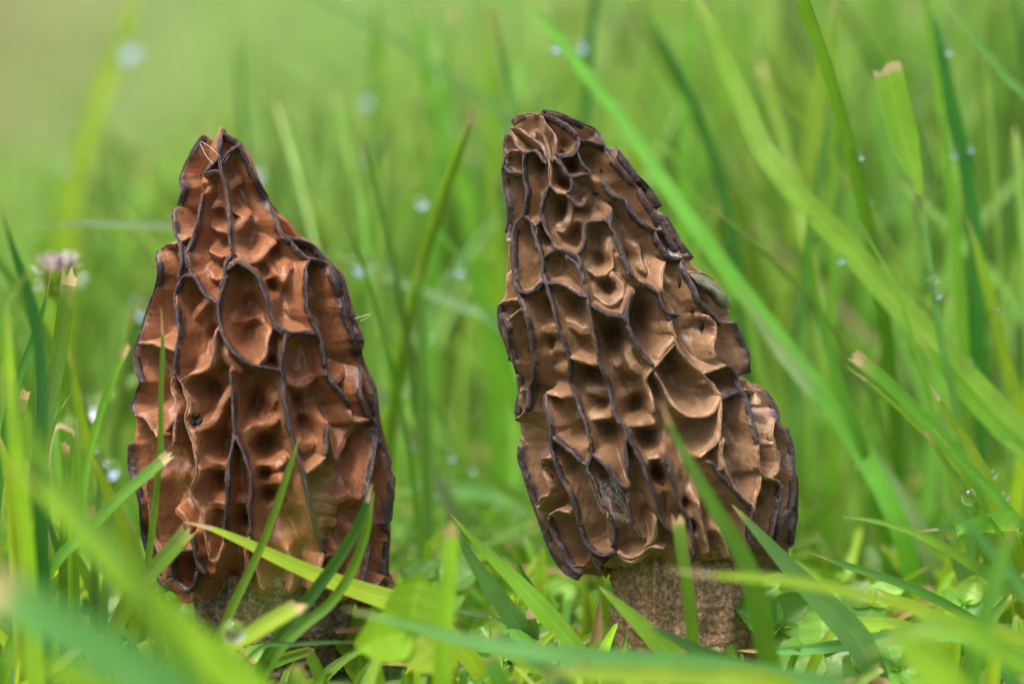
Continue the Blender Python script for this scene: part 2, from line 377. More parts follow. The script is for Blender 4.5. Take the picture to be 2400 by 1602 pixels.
# ------------------------------------------------------------------ morels
# Ridge lines traced on enlarged patches of the photograph: kind, patch, points.
# D dark ridge, T tan ridge, S<n> low cross ridge of n tenths of the height.
PATCH = {'A': (290, 280), 'B': (590, 480), 'C': (290, 640), 'E': (290, 1000), 'F': (590, 1160), 'P': (590, 840),
         'G': (1150, 240), 'H': (1350, 440), 'I': (1150, 600), 'J': (1480, 700), 'K': (1190, 960), 'M': (1500, 1000)}
PS = 400.0 / 1568.0
RIDGES_LEFT = """
D A 905 85 900 180 880 270 872 370 890 480 925 570 950 700 965 850 970 1000 975 1110 985 1210 975 1260
D C 945 20 905 130 885 200 870 290 870 400 890 500 930 620 1000 720 1080 780 1180 840 1290 870 1400 885 1450 900
D A 985 1230 940 1330 925 1400 905 1480 885 1550
D A 945 1390 980 1330 1050 1308 1120 1340 1180 1400 1230 1480 1250 1540
D C 1190 0 1240 80 1290 190 1330 310 1370 430 1400 500 1470 550 1520 580
D A 440 830 455 920 470 1020 500 1100 520 1200 525 1300 520 1400 500 1480 475 1560
D C 870 290 800 240 740 190 700 110 650 40 590 20 530 50 490 110 470 200 485 330 500 450 505 560 490 680 475 790 465 880 480 950 525 1010
T C 525 1010 560 1110 590 1200 590 1290 560 1340 590 1440 630 1500 635 1560
D A 725 680 710 780 690 880 670 980 640 1080 600 1170 575 1280 585 1380 615 1440
T A 480 1060 540 1112 600 1080
D A 720 150 680 200 640 290 590 380 535 480 525 560 540 640 520 720 510 790
D A 740 510 790 490 840 470 890 490
D A 740 510 800 430 850 380 880 350
D A 900 400 930 370 960 310 1010 260 1060 250 1090 280 1140 380 1180 480 1220 570 1290 670 1340 760 1380 860 1410 930 1440 1020 1470 1090 1530 1130
D B 330 290 370 350 430 420 500 480 570 510 640 520 690 550 740 640 790 760 830 840 840 930 870 1030 910 1130 950 1230 990 1330 1010 1400 1060 1460 1090 1560
D A 905 120 1000 180 1050 210 1070 255
S7 A 950 640 1050 590 1170 550
S8 A 1000 780 1050 850 1120 880 1200 850
S8 A 990 1000 1080 960 1150 900
S9 A 1000 1180 1100 1270 1170 1300 1280 1260 1360 1180 1420 1130
S6 A 760 790 860 780 930 800
S6 A 700 940 800 1010 940 1010
S6 A 730 1200 850 1240 940 1190
S7 A 690 1420 800 1440 900 1380
S6 A 600 560 690 540 740 520
D A 270 1210 310 1300 320 1400 310 1480 300 1550
T A 270 1190 330 1150 450 1140
D B 340 310 440 330 540 370 620 430 680 500 740 580 800 720 850 790
D B 710 490 800 560 860 660 900 780 930 920 960 1050 1010 1170 1060 1270 1040 1350
D B 530 510 500 560 500 650 500 740 510 850 510 960 520 1020 560 1070 600 1150 640 1230 660 1320 670 1420 690 1560
D B 20 620 60 690 110 790 150 900 180 1030 230 1110 300 1170 360 1175 440 1180 530 1170 590 1190 640 1250
S7 B 130 650 210 640 310 690 360 590 450 530
T B 180 1160 140 1230 140 1330 110 1430 70 1460
D B 310 1180 300 1270 290 1370 270 1450 260 1560
T C 530 1010 600 940 700 905 790 860 820 800 820 700 845 520
D C 985 920 990 1040 1000 1150 1000 1270 1010 1390 1030 1500 1060 1568
S9 C 980 1090 910 1150 880 1200 850 1280 780 1370 700 1420 640 1450
S8 C 860 600 930 800 1030 900
D C 1450 900 1460 1050 1470 1170 1490 1280 1510 1400 1540 1500
S8 C 1440 1120 1370 1160 1330 1230 1280 1330
S8 C 1070 1490 1150 1450 1280 1420 1400 1350
S5 C 930 430 1080 420 1200 390 1350 480
S6 C 560 380 660 300 720 240
T C 130 640 220 645 340 670 470 710
D C 300 130 220 330 140 540 95 700 105 850 155 1000 130 1090 75 1220 105 1310
T C 450 950 440 1070 480 1190 490 1290 440 1370 390 1460
T C 120 1300 190 1330 240 1410 290 1500
T C 470 1340 460 1450 450 1568
D P 300 230 300 350 330 500 350 620 370 720 390 820 420 900 450 1000 480 1080 510 1200 530 1350 560 1480 590 1568
S7 P 320 190 380 230 450 250 540 220 620 180
D P 680 0 690 100 720 180 780 270 840 340 900 390 910 440
D P 990 80 1000 200 1000 330 1040 420 1080 530 1130 620 1140 750 1120 900 1100 1050 1080 1160 1050 1290
D P 1010 10 1060 80 1110 200 1160 320 1190 480 1190 600 1240 730 1270 870 1300 1000 1330 1100 1350 1160 1320 1280 1310 1400 1290 1480
S8 P 990 90 900 200 820 220
T P 1080 560 1000 580 930 560 910 480
D P 700 610 690 700 690 800 680 880
S8 P 740 640 800 740 840 880
T P 500 1050 560 1010 620 960 680 900
S8 P 850 920 950 720 1050 630
S7 P 220 560 120 620 0 650
S7 P 240 330 170 400 120 520
S7 P 460 800 520 850 590 810 620 780
S5 P 610 1290 700 1300 850 1340 1000 1290
S5 P 600 1420 700 1400 850 1420
D E 1030 60 1000 130 980 270 960 400 950 560 940 700 930 850 930 950 930 1050
D E 1020 60 1070 180 1110 270 1150 380 1170 500 1170 620 1150 760 1160 900 1160 1000 1180 1040
T E 1160 1000 1110 1150 1130 1280 1120 1400
T E 630 60 640 180 660 330 690 400 640 500 610 600 650 700 720 790 740 860 740 960 760 1080 790 1220 840 1260 880 1180 910 1060
S8 E 690 340 780 380 870 400 940 360
S7 E 740 760 800 745 900 770
S7 E 1210 410 1290 420 1400 380 1480 320
S7 E 1240 560 1290 580 1350 520 1440 500
S8 E 1110 150 1180 70 1300 10
S6 E 1000 690 1100 690
D E 620 1000 640 1110 670 1200 690 1280 760 1360
D E 610 1130 520 1150 450 1200 440 1300 460 1400 520 1480 590 1500 650 1440 680 1330 665 1250
D E 60 160 50 300 70 450 120 580 150 680 160 800 170 1000 200 1200 270 1400 330 1520
T E 220 480 210 600 240 800 260 1000 330 1200 400 1400
S7 E 380 800 440 850 480 940
D F 540 100 560 240 600 340 640 440 680 530
S5 F 610 150 700 140 850 180
S5 F 630 300 740 280 850 290
D F 1060 350 1080 500 1060 640 1020 760 1000 840 960 950
D F 1340 0 1320 160 1280 260 1230 270 1260 380 1260 500 1240 620 1250 740
T F 1120 880 1180 790 1250 760 1340 850 1390 950
S6 F 700 545 820 540 900 560
S6 F 1100 540 1200 540
T F 680 530 640 640 600 760 560 880
D F 590 920 620 860 640 800
T F 20 500 40 640 60 760 100 880
T F 330 500 360 640 380 760 360 880
"""
RIDGES_RIGHT = """
B G 180 170 250 120 350 100 450 110
D G 450 110 560 140 660 190 740 240 800 310 820 350
D G 470 75 620 100 760 160 900 230 970 270 1020 350 1080 470 1130 540 1200 620 1260 690 1320 740 1370 790
D G 820 350 900 360 970 380 1030 400
D G 820 350 800 430 730 480 650 510 600 480
B G 450 120 520 210 580 300 590 400 600 480 590 520
B G 180 240 260 250 340 300 400 340 460 400 500 480 540 560
B G 420 240 480 300 500 380 540 480 560 540
D G 650 510 740 490 800 450
D G 800 470 830 540 870 600 910 640 900 660
D G 600 520 640 540 660 600 690 660 740 680 800 680 880 660
D G 740 690 750 740 740 800 720 830 700 845
B G 540 560 540 680 540 770 590 820 650 830 700 840
D G 540 770 500 850 470 950 460 1020 480 1100 510 1170 550 1250 590 1330 680 1360 760 1400 800 1420 820 1500 830 1560
D G 800 1400 850 1350 870 1270 870 1180 880 1110 950 1090 1030 1090 1080 1120
D G 1110 980 1090 1060 1100 1130 1150 1230 1200 1350 1240 1450 1280 1568
D G 700 850 740 890 790 940 840 950 870 910
D G 310 470 300 570 290 640 310 720 330 830 320 940 300 1040 240 1120 210 1210 200 1300 210 1400 215 1560
D G 130 590 170 640 240 650 290 650
D G 320 470 400 450 460 500 520 570
B G 180 240 200 330 240 400 270 440 320 460
B G 150 480 200 440 270 440
D G 150 300 130 420 140 560 115 620 125 740 145 860 165 960 165 1080 145 1200 135 1260
D G 310 1050 370 1100 410 1160 410 1240 420 1310 460 1370 490 1430 480 1480
D G 410 1140 450 1110 470 1070
D G 490 1430 540 1390 580 1350
S8 G 440 1340 490 1350 540 1350
T G 190 1270 120 1270
S9 G 740 900 720 1030 690 1110 630 1170 590 1160
S8 G 690 1110 800 1060 880 1090
D G 1030 730 1070 800 1110 850 1150 870 1220 900 1280 970 1330 1050 1400 1120 1470 1170 1530 1190
D G 1370 790 1420 890 1470 980 1520 1050 1560 1130
D G 1160 420 1250 550 1320 640 1380 720 1450 760 1520 880 1568 960
S7 G 1320 740 1400 760 1450 740
S6 G 780 290 870 290 950 270
D H 730 240 780 330 790 390 840 440 880 510 930 580 970 650
D H 570 280 640 340 720 390 780 400
D H 720 400 740 450 780 530 820 590 880 640 970 650
D H 830 250 900 390 980 520 1050 630 1100 650
D H 380 470 430 590 470 700 520 800 550 830
T H 550 830 620 880
D H 620 880 690 900 750 960 780 1060 830 1150 880 1210 950 1170
T H 880 1220 890 1320 940 1400
T H 900 1400 830 1480 770 1568
D H 970 650 990 740 1040 830 1100 930 1130 1020 1180 1090 1250 1150 1310 1210 1330 1260
D H 520 960 490 1020 480 1100 460 1170 480 1250 500 1320 550 1420 590 1500
D H 160 1100 240 1140 330 1170 430 1190 470 1230
S9 H 80 700 180 790 260 790 320 730 340 560 330 480
S8 H 120 930 200 1000 310 1060 400 1000 410 900 300 780
T H 820 680 800 780 790 900 800 950
T H 1210 1170 1280 1250 1290 1350 1270 1450 1290 1560
T H 1040 780 1180 790 1290 870 1390 1000 1440 1150
S6 H 640 560 650 680 700 760
D I 200 0 210 100 220 220 250 330 280 420 310 520 340 640 370 780 390 900 400 1030 400 1160 360 1200 345 1300 330 1420
D I 480 20 490 80 470 160 510 250 550 400 590 540 620 660 660 760 690 860 720 950 720 1070 740 1180 780 1290 820 1400 860 1510 870 1568
D I 510 250 570 245 650 260 730 310 800 340 860 380
D I 240 320 300 330 370 330 440 290 470 240
D I 690 0 770 60 830 150 850 250 890 360 900 470 920 590 950 740 980 870 1000 1000 1040 1090 1080 1200 1110 1330 1140 1440 1200 1550
T I 720 930 790 950 870 970 950 1000
S6 I 390 690 500 690 600 680
S7 I 640 620 740 640 810 690 880 690
T I 80 440 150 410 240 400
D I 70 450 65 560 95 700 145 830 165 960
D I 90 530 150 600 170 720 190 860 220 980 250 1080
T I 170 590 220 530 270 490
D I 1200 0 1260 110 1310 190
T I 510 1260 600 1270 660 1300
D I 495 1280 500 1370 530 1480 550 1568
S9 I 880 1480 960 1470 1050 1470 1090 1420
S7 I 860 1230 950 1240 1040 1290
S5 I 1150 980 1250 930
S9 I 1280 830 1270 900 1320 1010 1430 1080
D I 1260 640 1300 740 1350 860 1420 940 1490 1010
T I 1500 1030 1450 1080 1420 1130 1440 1240 1480 1330 1500 1420
D I 240 1100 255 1230 215 1270 205 1400 195 1500
T I 220 1250 320 1220
T I 220 1500 330 1420
S4 I 420 860 520 850 640 860
S4 I 430 1060 550 1050 680 1060
S4 I 230 740 290 730 340 720
T J 390 360 430 440 490 530 560 600 640 680 720 760 800 850 830 890
T J 210 630 260 580 320 500 400 420
T J 220 690 280 790 340 900 400 1000 460 1050 560 1080 670 1080 760 1040 800 970 820 900
T J 690 680 780 650 850 620 880 610
D J 890 620 950 700 990 800 1040 880 1080 1000 1110 1130 1150 1260 1160 1340
T J 1160 1340 1160 1450 1170 1568
D J 840 920 900 880 980 840
T J 680 760 740 770 790 850 830 890
T J 820 900 820 1050 820 1200 800 1300 740 1370 640 1440
T J 820 1300 830 1430 850 1568
S8 J 0 1180 80 1160 180 1130
D J 940 220 1000 310 1040 420 1090 520 1110 600 1080 680
D J 1250 840 1310 920 1340 1000 1350 1080 1340 1150
D J 1420 1180 1460 1280 1480 1400 1490 1568
T J 1040 830 1130 850 1180 930 1190 980
T J 1320 1100 1300 1250 1340 1400 1360 1500
D K 350 0 380 130 400 260 410 360 400 420 440 500 480 620 540 720 590 830 630 950 660 1080 710 1210 760 1280 850 1330 940 1330 1000 1310
D K 420 260 480 320 570 370 640 440 720 510
D K 650 0 700 80 730 200 760 300 770 400 740 480 730 550 780 640 820 730 850 830 920 900 960 1030 980 1150 960 1260
D K 770 400 840 450 900 520 940 570 980 640 1040 690 1090 720
D K 960 0 1020 100 1080 180 1090 290 1080 400 1100 500 1110 620
D K 1100 220 1130 310 1200 420 1250 540 1300 680 1350 830 1390 980 1450 1080 1520 1150
S9 K 740 70 830 60 920 50 950 0
S9 K 1110 140 1220 140 1330 110
S7 K 1210 380 1300 430 1420 410
T K 390 440 310 450 310 560 360 650 380 760 300 820 260 900
D K 380 980 400 1090 440 1180 490 1270 530 1370 600 1450 680 1520
T K 380 970 440 930 550 940
D K 40 330 90 450 140 580 190 720 230 860 270 960 330 1170 420 1340 520 1480 650 1550
D K 1100 820 1130 1000 1170 1100 1220 1180
T K 1370 1000 1350 1130 1310 1220 1250 1270
T K 1000 1310 1080 1360 1180 1360 1250 1290 1350 1250 1420 1270
D K 730 1230 790 1380 860 1480
D M 220 240 250 320 300 480 340 620 390 760 450 860 480 980 480 1100 500 1200
T M 530 700 560 850 590 1000 620 1150
D M 640 320 710 400 760 470 840 540 900 620 980 700 1040 760
T M 780 120 750 250 790 370 830 480 920 620 1030 730
D M 1050 0 1080 150
T M 1090 150 1100 300 1120 420 1160 480 1240 470 1300 510
T M 1120 460 1100 560 1060 700 1050 800
D M 1300 530 1290 650 1250 800 1220 940 1200 1100
D M 1390 60 1400 200 1410 400 1420 560 1400 720 1330 840 1280 960 1250 1150
D M 1450 450 1440 650 1430 850 1420 900 1400 1080
D M 1030 760 1010 900 1010 1000 1040 1130
T M 730 950 780 1080 820 1200
T M 1230 150 1280 260 1270 400 1230 450
"""
# deep dark cavities: patch, point, radius
HOLES_LEFT = """
A 1080 780 60 A 1170 1120 95 A 860 920 75 A 850 1170 80 A 850 1370 60 A 990 450 50 B 220 750 55 B 120 620 60 C 1100 600 110 C 1120 330 80 C 1385 825 40 C 1200 1230 120 C 720 560 60 C 700 1080 80
P 60 480 80 P 120 780 120 P 560 650 80 P 640 1150 100 P 130 1100 60 P 120 1250 70 P 480 420 70 E 870 230 120 E 1270 210 120 E 830 500 90 E 1290 680 60 E 1250 480 60 E 1060 900 50 F 740 500 60 F 760 720 60 F 1150 400 50 E 560 1300 50
"""
HOLES_RIGHT = """
G 770 1230 105 G 660 430 55 G 620 980 65 G 960 540 85 G 680 760 50 G 840 980 65 G 400 270 35 G 720 300 40 G 770 590 50 G 230 540 40 G 400 560 60 G 900 280 30 H 270 700 85 H 310 930 85 H 340 1350 115 H 650 1180 110 H 570 650 80 H 830 1050 60
I 740 430 85 I 1120 760 115 I 900 1080 85 I 1000 1380 75 I 1350 1450 95 I 1420 560 85 I 420 440 60 I 420 820 50 J 120 300 90 J 420 600 100 J 620 1200 140 J 60 1000 90 J 130 1330 90 J 950 500 60 J 930 1100 50 K 600 230 95 K 1270 300 85 K 1390 600 75 K 880 200 80 K 1000 850 60 K 700 420 40 M 430 750 55 M 150 500 70 M 520 950 40 M 430 950 45 M 900 250 60 M 1200 700 40
"""
EDGE_L_LEFT = [(519, 296), (498, 306), (476, 316), (455, 345), (440, 377), (426, 407), (418, 440), (414, 474), (404, 494), (403, 530), (400, 565), (364, 590), (364, 615), (367, 650), (362, 680), (342, 740), (323, 798), (314, 826), (322, 880), (324, 905), (306, 951), (309, 985), (304, 1025), (301, 1060), (306, 1107), (322, 1163), (328, 1200), (338, 1260), (356, 1320), (385, 1375), (425, 1415)]
EDGE_L_RIGHT = [(522, 296), (536, 306), (556, 328), (586, 346), (600, 365), (609, 402), (620, 440), (634, 474), (660, 500), (690, 512), (710, 544), (743, 577), (781, 615), (808, 643), (820, 684), (831, 730), (860, 800), (852, 835), (868, 873), (888, 916), (894, 967), (898, 1003), (914, 1052), (933, 1133), (928, 1172), (921, 1224), (920, 1267), (916, 1308), (922, 1356), (940, 1390), (936, 1415)]
EDGE_R_LEFT = [(1262, 255), (1222, 262), (1193, 282), (1182, 317), (1178, 355), (1174, 393), (1182, 457), (1188, 495), (1187, 533), (1178, 561), (1174, 610), (1171, 638), (1165, 702), (1162, 735), (1168, 773), (1183, 809), (1192, 850), (1210, 880), (1212, 909), (1205, 925), (1200, 970), (1202, 1003), (1214, 1028), (1202, 1048), (1216, 1088), (1236, 1154), (1254, 1200), (1272, 1253), (1292, 1299), (1312, 1326), (1345, 1352)]
EDGE_R_RIGHT = [(1300, 255), (1330, 264), (1354, 278), (1392, 301), (1426, 329), (1446, 347), (1474, 378), (1505, 416), (1531, 449), (1562, 504), (1595, 562), (1628, 606), (1650, 634), (1676, 654), (1705, 695), (1722, 746), (1744, 796), (1762, 845), (1754, 876), (1768, 892), (1799, 912), (1819, 945), (1842, 988), (1858, 1035), (1869, 1122), (1867, 1212), (1862, 1281), (1856, 1330), (1845, 1352)]

class Body:
    """round body following the two outlines; sections are horizontal"""
    def __init__(s, el, er, depth_ratio, ydepth=0.0):
        L_ = np.array([at(x, y, ydepth) for x, y in el]); R_ = np.array([at(x, y, ydepth) for x, y in er])
        s.y0 = ydepth
        s.ztop, s.zbot = max(L_[0, 2], R_[0, 2]), min(L_[-1, 2], R_[-1, 2])
        s.z = np.linspace(s.ztop, s.zbot, 400)
        xl = np.interp(-s.z, -L_[:, 2], L_[:, 0]); xr = np.interp(-s.z, -R_[:, 2], R_[:, 0])
        k = np.exp(-0.5 * (np.arange(-6, 7) / 2.5) ** 2); k /= k.sum()
        sm = lambda a: np.convolve(np.pad(a, 6, mode='edge'), k, 'valid')
        s.xc, s.rx = sm((xl + xr) / 2), np.maximum(sm((xr - xl) / 2), 0.0004)
        s.dr = depth_ratio
    def sect(s, z):
        return np.interp(-z, -s.z, s.xc), np.interp(-z, -s.z, s.rx)
    def hit(s, px, py):
        """where the view ray through a pixel meets the front of the body"""
        y = s.y0
        for _ in range(14):
            P = at(px, py, y)
            z = min(max(P[2], s.zbot), s.ztop)
            xc, rx = s.sect(z)
            u = np.clip((P[0] - xc) / rx, -0.975, 0.975)
            yn = s.y0 - s.dr * rx * math.sqrt(1 - u * u)
            y = 0.5 * y + 0.5 * yn
        return np.array([xc + u * rx, s.y0 - s.dr * rx * math.sqrt(1 - u * u), z])
    def normal(s, P):
        P = np.atleast_2d(P)
        xc, rx = s.sect(P[:, 2])
        xc2, rx2 = s.sect(P[:, 2] + 0.001); xc1, rx1 = s.sect(P[:, 2] - 0.001)
        nx_, ny_ = (P[:, 0] - xc) / rx, (P[:, 1] - s.y0) / (rx * s.dr)
        l = np.hypot(nx_, ny_) + 1e-9; nx_, ny_ = nx_ / l, ny_ / l
        slope = -((rx2 - rx1) + nx_ * (xc2 - xc1)) / 0.002
        n = np.stack([nx_, ny_ / s.dr, np.clip(slope, -1.2, 2.0)], -1)
        return n / np.linalg.norm(n, axis=1)[:, None]

def seg_dist(V, A, B):
    """distance of points V to the polyline segments A-B"""
    best = np.full(len(V), 1.0)
    for a, b in zip(A, B):
        ab = b - a; l2 = ab @ ab + 1e-12
        t = np.clip(((V - a) @ ab) / l2, 0, 1)
        d = V - a - t[:, None] * ab
        best = np.minimum(best, np.einsum('ij,ij->i', d, d))
    return np.sqrt(best)

def build_morel(name, label, ridges, holes, el, er, stem, mats, depth_ratio, lift, seed, PIT):
    body = Body(el, er, depth_ratio)
    lines = []
    for ln in ridges.strip().splitlines():
        w = ln.split(); ox, oy = PATCH[w[1]]
        q = np.array(list(map(float, w[2:]))).reshape(-1, 2) * PS + (ox, oy)
        P = np.array([body.hit(x, y) for x, y in q])
        lines.append((w[0], catmull(P, 0.0011)))
    for edge, sg in ((el, -1), (er, 1)):                     # the outline itself stays closed
        Q = []
        for z in np.linspace(body.ztop - 0.002, body.zbot + 0.001, 40):
            xc_, rx_ = body.sect(z); Q.append((xc_ + sg * 0.975 * rx_, body.y0 - depth_ratio * rx_ * 0.222, z))
        lines.append(('O', np.array(Q)))
    # grid: fine on the side that can be seen, coarser behind
    th = np.concatenate([np.linspace(-R(112), R(112), 420), np.linspace(R(112), R(248), 92)[1:-1]])
    nth = len(th); zz = np.concatenate([np.linspace(body.ztop, body.ztop - 0.004, 34), np.linspace(body.ztop - 0.004, body.zbot, 430)[1:]]); nz = len(zz)
    xc, rx = body.sect(zz)
    X = xc[:, None] + rx[:, None] * np.sin(th)[None]
    Y = body.y0 - depth_ratio * rx[:, None] * np.cos(th)[None]
    # the margin sits higher at the front than at the hanging side lobes
    tz = (body.ztop - zz) / (body.ztop - body.zbot)
    Z = np.repeat(zz[:, None], nth, 1) + lift * np.clip(np.cos(th), 0, 1)[None] * (tz ** 3)[:, None]
    xc, rx = body.sect(Z)
    X = xc + rx * np.sin(th)[None]
    Y = body.y0 - depth_ratio * rx * np.cos(th)[None]
    V = np.stack([X, Y, Z], -1)
    flat = V.reshape(-1, 3)
    warp = np.stack([wob(flat, 0.006, seed + 1), wob(flat, 0.006, seed + 2), wob(flat, 0.006, seed + 3)], -1) * 0.00022
    Vw = flat + warp
    H = np.zeros(len(flat)); RIM = np.zeros(len(flat)); PALE = np.zeros(len(flat))
    WALL = 0.0036
    for kind, P in lines:
        h = 1.0 if kind == 'D' else 0.97 if kind in 'TB' else 0.86 if kind == 'O' else int(kind[1:]) / 10.0 * 0.76
        w = 0.00022 if kind in 'DTBO' else 0.00050
        for mir in (1, -1):
            Q = P.copy()
            if mir < 0: Q[:, 1] = 2 * body.y0 - Q[:, 1]
            lo, hi = Q.min(0) - 0.0048, Q.max(0) + 0.0048
            sel = np.where(((Vw > lo) & (Vw < hi)).all(1))[0]
            if not len(sel): continue
            d = seg_dist(Vw[sel], Q[:-1], Q[1:])
            if mir > 0 or True:
                if kind[0] in 'DTBO':
                    x = np.clip((d - w) / WALL, 0, 1); k_ = 0.28
                    prof = 1 - x / (x + k_) * (1 + k_)
                else:
                    prof = np.exp(-(np.maximum(d - w, 0) / 0.00125) ** 1.6)
                H[sel] = np.maximum(H[sel], h * prof)
                if kind == 'D': RIM[sel] = np.maximum(RIM[sel], (1.0 if mir > 0 else 0.6) * np.exp(-(d / 0.00058) ** 2) * (0.95 + 0.25 * wob(flat[sel], 0.007, seed + 2)))
                if kind == 'T': PALE[sel] = np.maximum(PALE[sel], 0.55 * np.exp(-(d / 0.0008) ** 2))
    # uneven floors and soft folds
    H = H + (1 - H) * (0.13 * wob(flat, 0.009, seed) + 0.075 * wob(flat, 0.004, seed + 2) + 0.02 * wob(flat, 0.0018, seed + 3))
    depth = PIT * (1 - np.clip(H, -0.15, 1.0))
    hw_ = holes.split()
    for a in range(0, len(hw_), 4):
        ox, oy = PATCH[hw_[a]]
        Q = body.hit(ox + float(hw_[a + 1]) * PS, oy + float(hw_[a + 2]) * PS)
        rad = float(hw_[a + 3]) * PS * px_size(-0.015) * 1.25
        d = np.linalg.norm(Vw - Q, axis=1)
        hole = np.exp(-1.1 * (d / rad) ** 2)
        depth += 0.0032 * hole * np.clip((1 - H) * 2.2, 0, 1)
    rr = rx.ravel()
    lim = 0.85 * rr; soft = 0.5 * lim
    depth = np.where(depth > soft, soft + (lim - soft) * (1 - np.exp(-(depth - soft) / (lim - soft))), depth)
    xcf = xc.ravel()
    thf = np.repeat(th[None], nz, 0).ravel()
    down = np.repeat(np.clip(1 - tz / 0.10, 0, 1)[:, None], nth, 1).ravel()
    dirv = np.stack([0.5 * np.sin(thf), -np.cos(thf), 0.03 + 0.7 * down], -1)
    dl = np.linalg.norm(dirv, axis=1)[:, None] + 1e-9
    out = flat - dirv / dl * depth[:, None]
    fringe = 0.0009 * wob(out, 0.006, seed + 4)
    tt = np.repeat(np.clip((tz - 0.94) / 0.06, 0, 1)[:, None], nth, 1).ravel()
    out[:, 2] += fringe * tt
    # curl the lower margin in to the stem
    G = out.reshape(nz, nth, 3); rings = [G]
    sx, sr = stem['x'], stem['r']
    last = G[-1]
    zin = last[:, 2].max() + 0.0025
    for f, fz in ((0.10, 0.02), (0.25, 0.30), (0.55, 0.7), (1.0, 1.0)):
        tgt = np.stack([sx + (sr * 0.9) * np.sin(th), body.y0 - sr * 0.9 * np.cos(th), last[:, 2]], -1)
        r_ = last * (1 - f) + tgt * f; r_[:, 2] = last[:, 2] * (1 - fz) + zin * fz
        rings.append(r_[None])
    G = np.concatenate(rings, 0); nzz = G.shape[0]
    ii = np.arange(nzz - 1)[:, None] * nth; jj = np.arange(nth)[None]; j2 = (jj + 1) % nth
    F = np.stack([ii + jj, ii + nth + jj, ii + nth + j2, ii + j2], -1).reshape(-1, 4)
    top = len(G.reshape(-1, 3))
    verts = np.vstack([G.reshape(-1, 3), G[0].mean(0)[None]])
    pad = np.zeros(nth * 4 + 1)
    faces = F.tolist() + [(top, j, (j + 1) % nth) for j in range(nth)]
    root = empty(name, (stem['x'], body.y0, 0.0))
    tag(root, label, 'mushroom', 'morel mushrooms standing in the grass')
    off = np.array([stem['x'], body.y0, 0.0])
    cap = mesh_obj('cap', verts - off, faces, mats['cap'], root, attrs={'rim': np.append(RIM, pad), 'pale': np.append(PALE, pad)})
    cap['label'] = mats['cap_label']
    # ridge crests, one mesh each
    for kind, P in lines:
        if kind[0] in 'SO' or len(P) < 3: continue
        P = catmull(P[::2] if len(P) > 6 else P, 0.00055)
        n = len(P)
        nor = body.normal(P)
        tan = np.gradient(P, axis=0); tan /= np.linalg.norm(tan, axis=1)[:, None] + 1e-9
        bi = np.cross(tan, nor); bi /= np.linalg.norm(bi, axis=1)[:, None] + 1e-9
        nor2 = np.cross(bi, tan)
        s_ = np.linspace(0, 1, n)
        base_w = (0.00025 if kind == 'D' else 0.00019)
        wv = base_w * (1 + 0.42 * wob(P, 0.006, seed + 1) + 0.25 * wob(P, 0.0016, seed + 3))
        xc_, rx_ = body.sect(P[:, 2]); wv = wv * np.where(np.abs((P[:, 0] - xc_) / rx_) > 0.93, 0.6, 1.0)
        side_ = np.abs((P[:, 0] - xc_) / rx_) > 0.85; jk = np.where(side_, 0.08, 0.24)
        endw = np.minimum(1, np.minimum(s_, 1 - s_) * n / 2.5 + 0.55)
        wv = np.clip(wv, 0.35 * base_w, 2.4 * base_w) * endw
        hv = 0.00022 * (1 + 0.3 * wob(P, 0.0022, seed + 2))
        sink = -0.00010 if kind == 'D' else 0.00010
        cen = P - nor2 * (sink - np.where(side_, 0.00008, 0.0))[:, None] + bi * (0.00012 * wob(P, 0.003, seed))[:, None]
        m_ = 10; ring = []
        for a in range(m_):
            an = 2 * math.pi * a / m_
            jit = 1 + jk * wob(P * 1.0 + a * 0.013, 0.0011, seed + a % 3)
            up = math.sin(an)
            ring.append(cen + bi * (wv * math.cos(an) * jit)[:, None] + nor2 * (np.where(up > 0, hv * 0.75, 0.0011) * up * jit)[:, None])
        RV = np.stack(ring, 1).reshape(-1, 3)
        rf = [(i * m_ + a, i * m_ + (a + 1) % m_, (i + 1) * m_ + (a + 1) % m_, (i + 1) * m_ + a) for i in range(n - 1) for a in range(m_)]
        rf += [tuple(range(m_))[::-1], tuple((n - 1) * m_ + a for a in range(m_))]
        mesh_obj('ridge', RV - off, rf, M['crest_dark'] if kind == 'D' else M['crest_brown'] if kind == 'B' else mats['crest'], cap)
    # stem
    ns, na = 120, 140
    zt = stem['ztop']; zsv = np.linspace(zt, -0.006, ns)
    an = np.linspace(0, 2 * math.pi, na, endpoint=False)
    prof = np.interp(-zsv, [-p[0] for p in stem['prof']], [p[1] for p in stem['prof']])
    cx = np.interp(-zsv, [-p[0] for p in stem['prof']], [p[2] for p in stem['prof']])
    S = np.stack([np.repeat(prof[:, None], na, 1) * np.sin(an), -np.repeat(prof[:, None], na, 1) * np.cos(an), np.repeat(zsv[:, None], na, 1)], -1)
    Sf = S.reshape(-1, 3)
    nn = S * [1, 1, 0]; nn = (nn / (np.linalg.norm(nn, axis=-1)[..., None] + 1e-9)).reshape(-1, 3)
    disp = 0.0005 * wob(Sf, 0.008, seed) + 0.00028 * wob(Sf, 0.0016, seed + 1) + 0.00060 * np.sin(np.repeat(an[None], ns, 0).ravel() * 11 + 2 * wob(Sf, 0.02, seed))
    Sf = Sf + nn * disp[:, None]
    Sf[:, 0] += np.repeat(cx[:, None], na, 1).ravel()
    Sf[:, 1] += body.y0
    sf = [(i * na + a, (i + 1) * na + a, (i + 1) * na + (a + 1) % na, i * na + (a + 1) % na) for i in range(ns - 1) for a in range(na)]
    st = mesh_obj('stem', Sf - off, sf, mats['stem'], root)
    st['label'] = mats['stem_label']
    return root, cap, verts

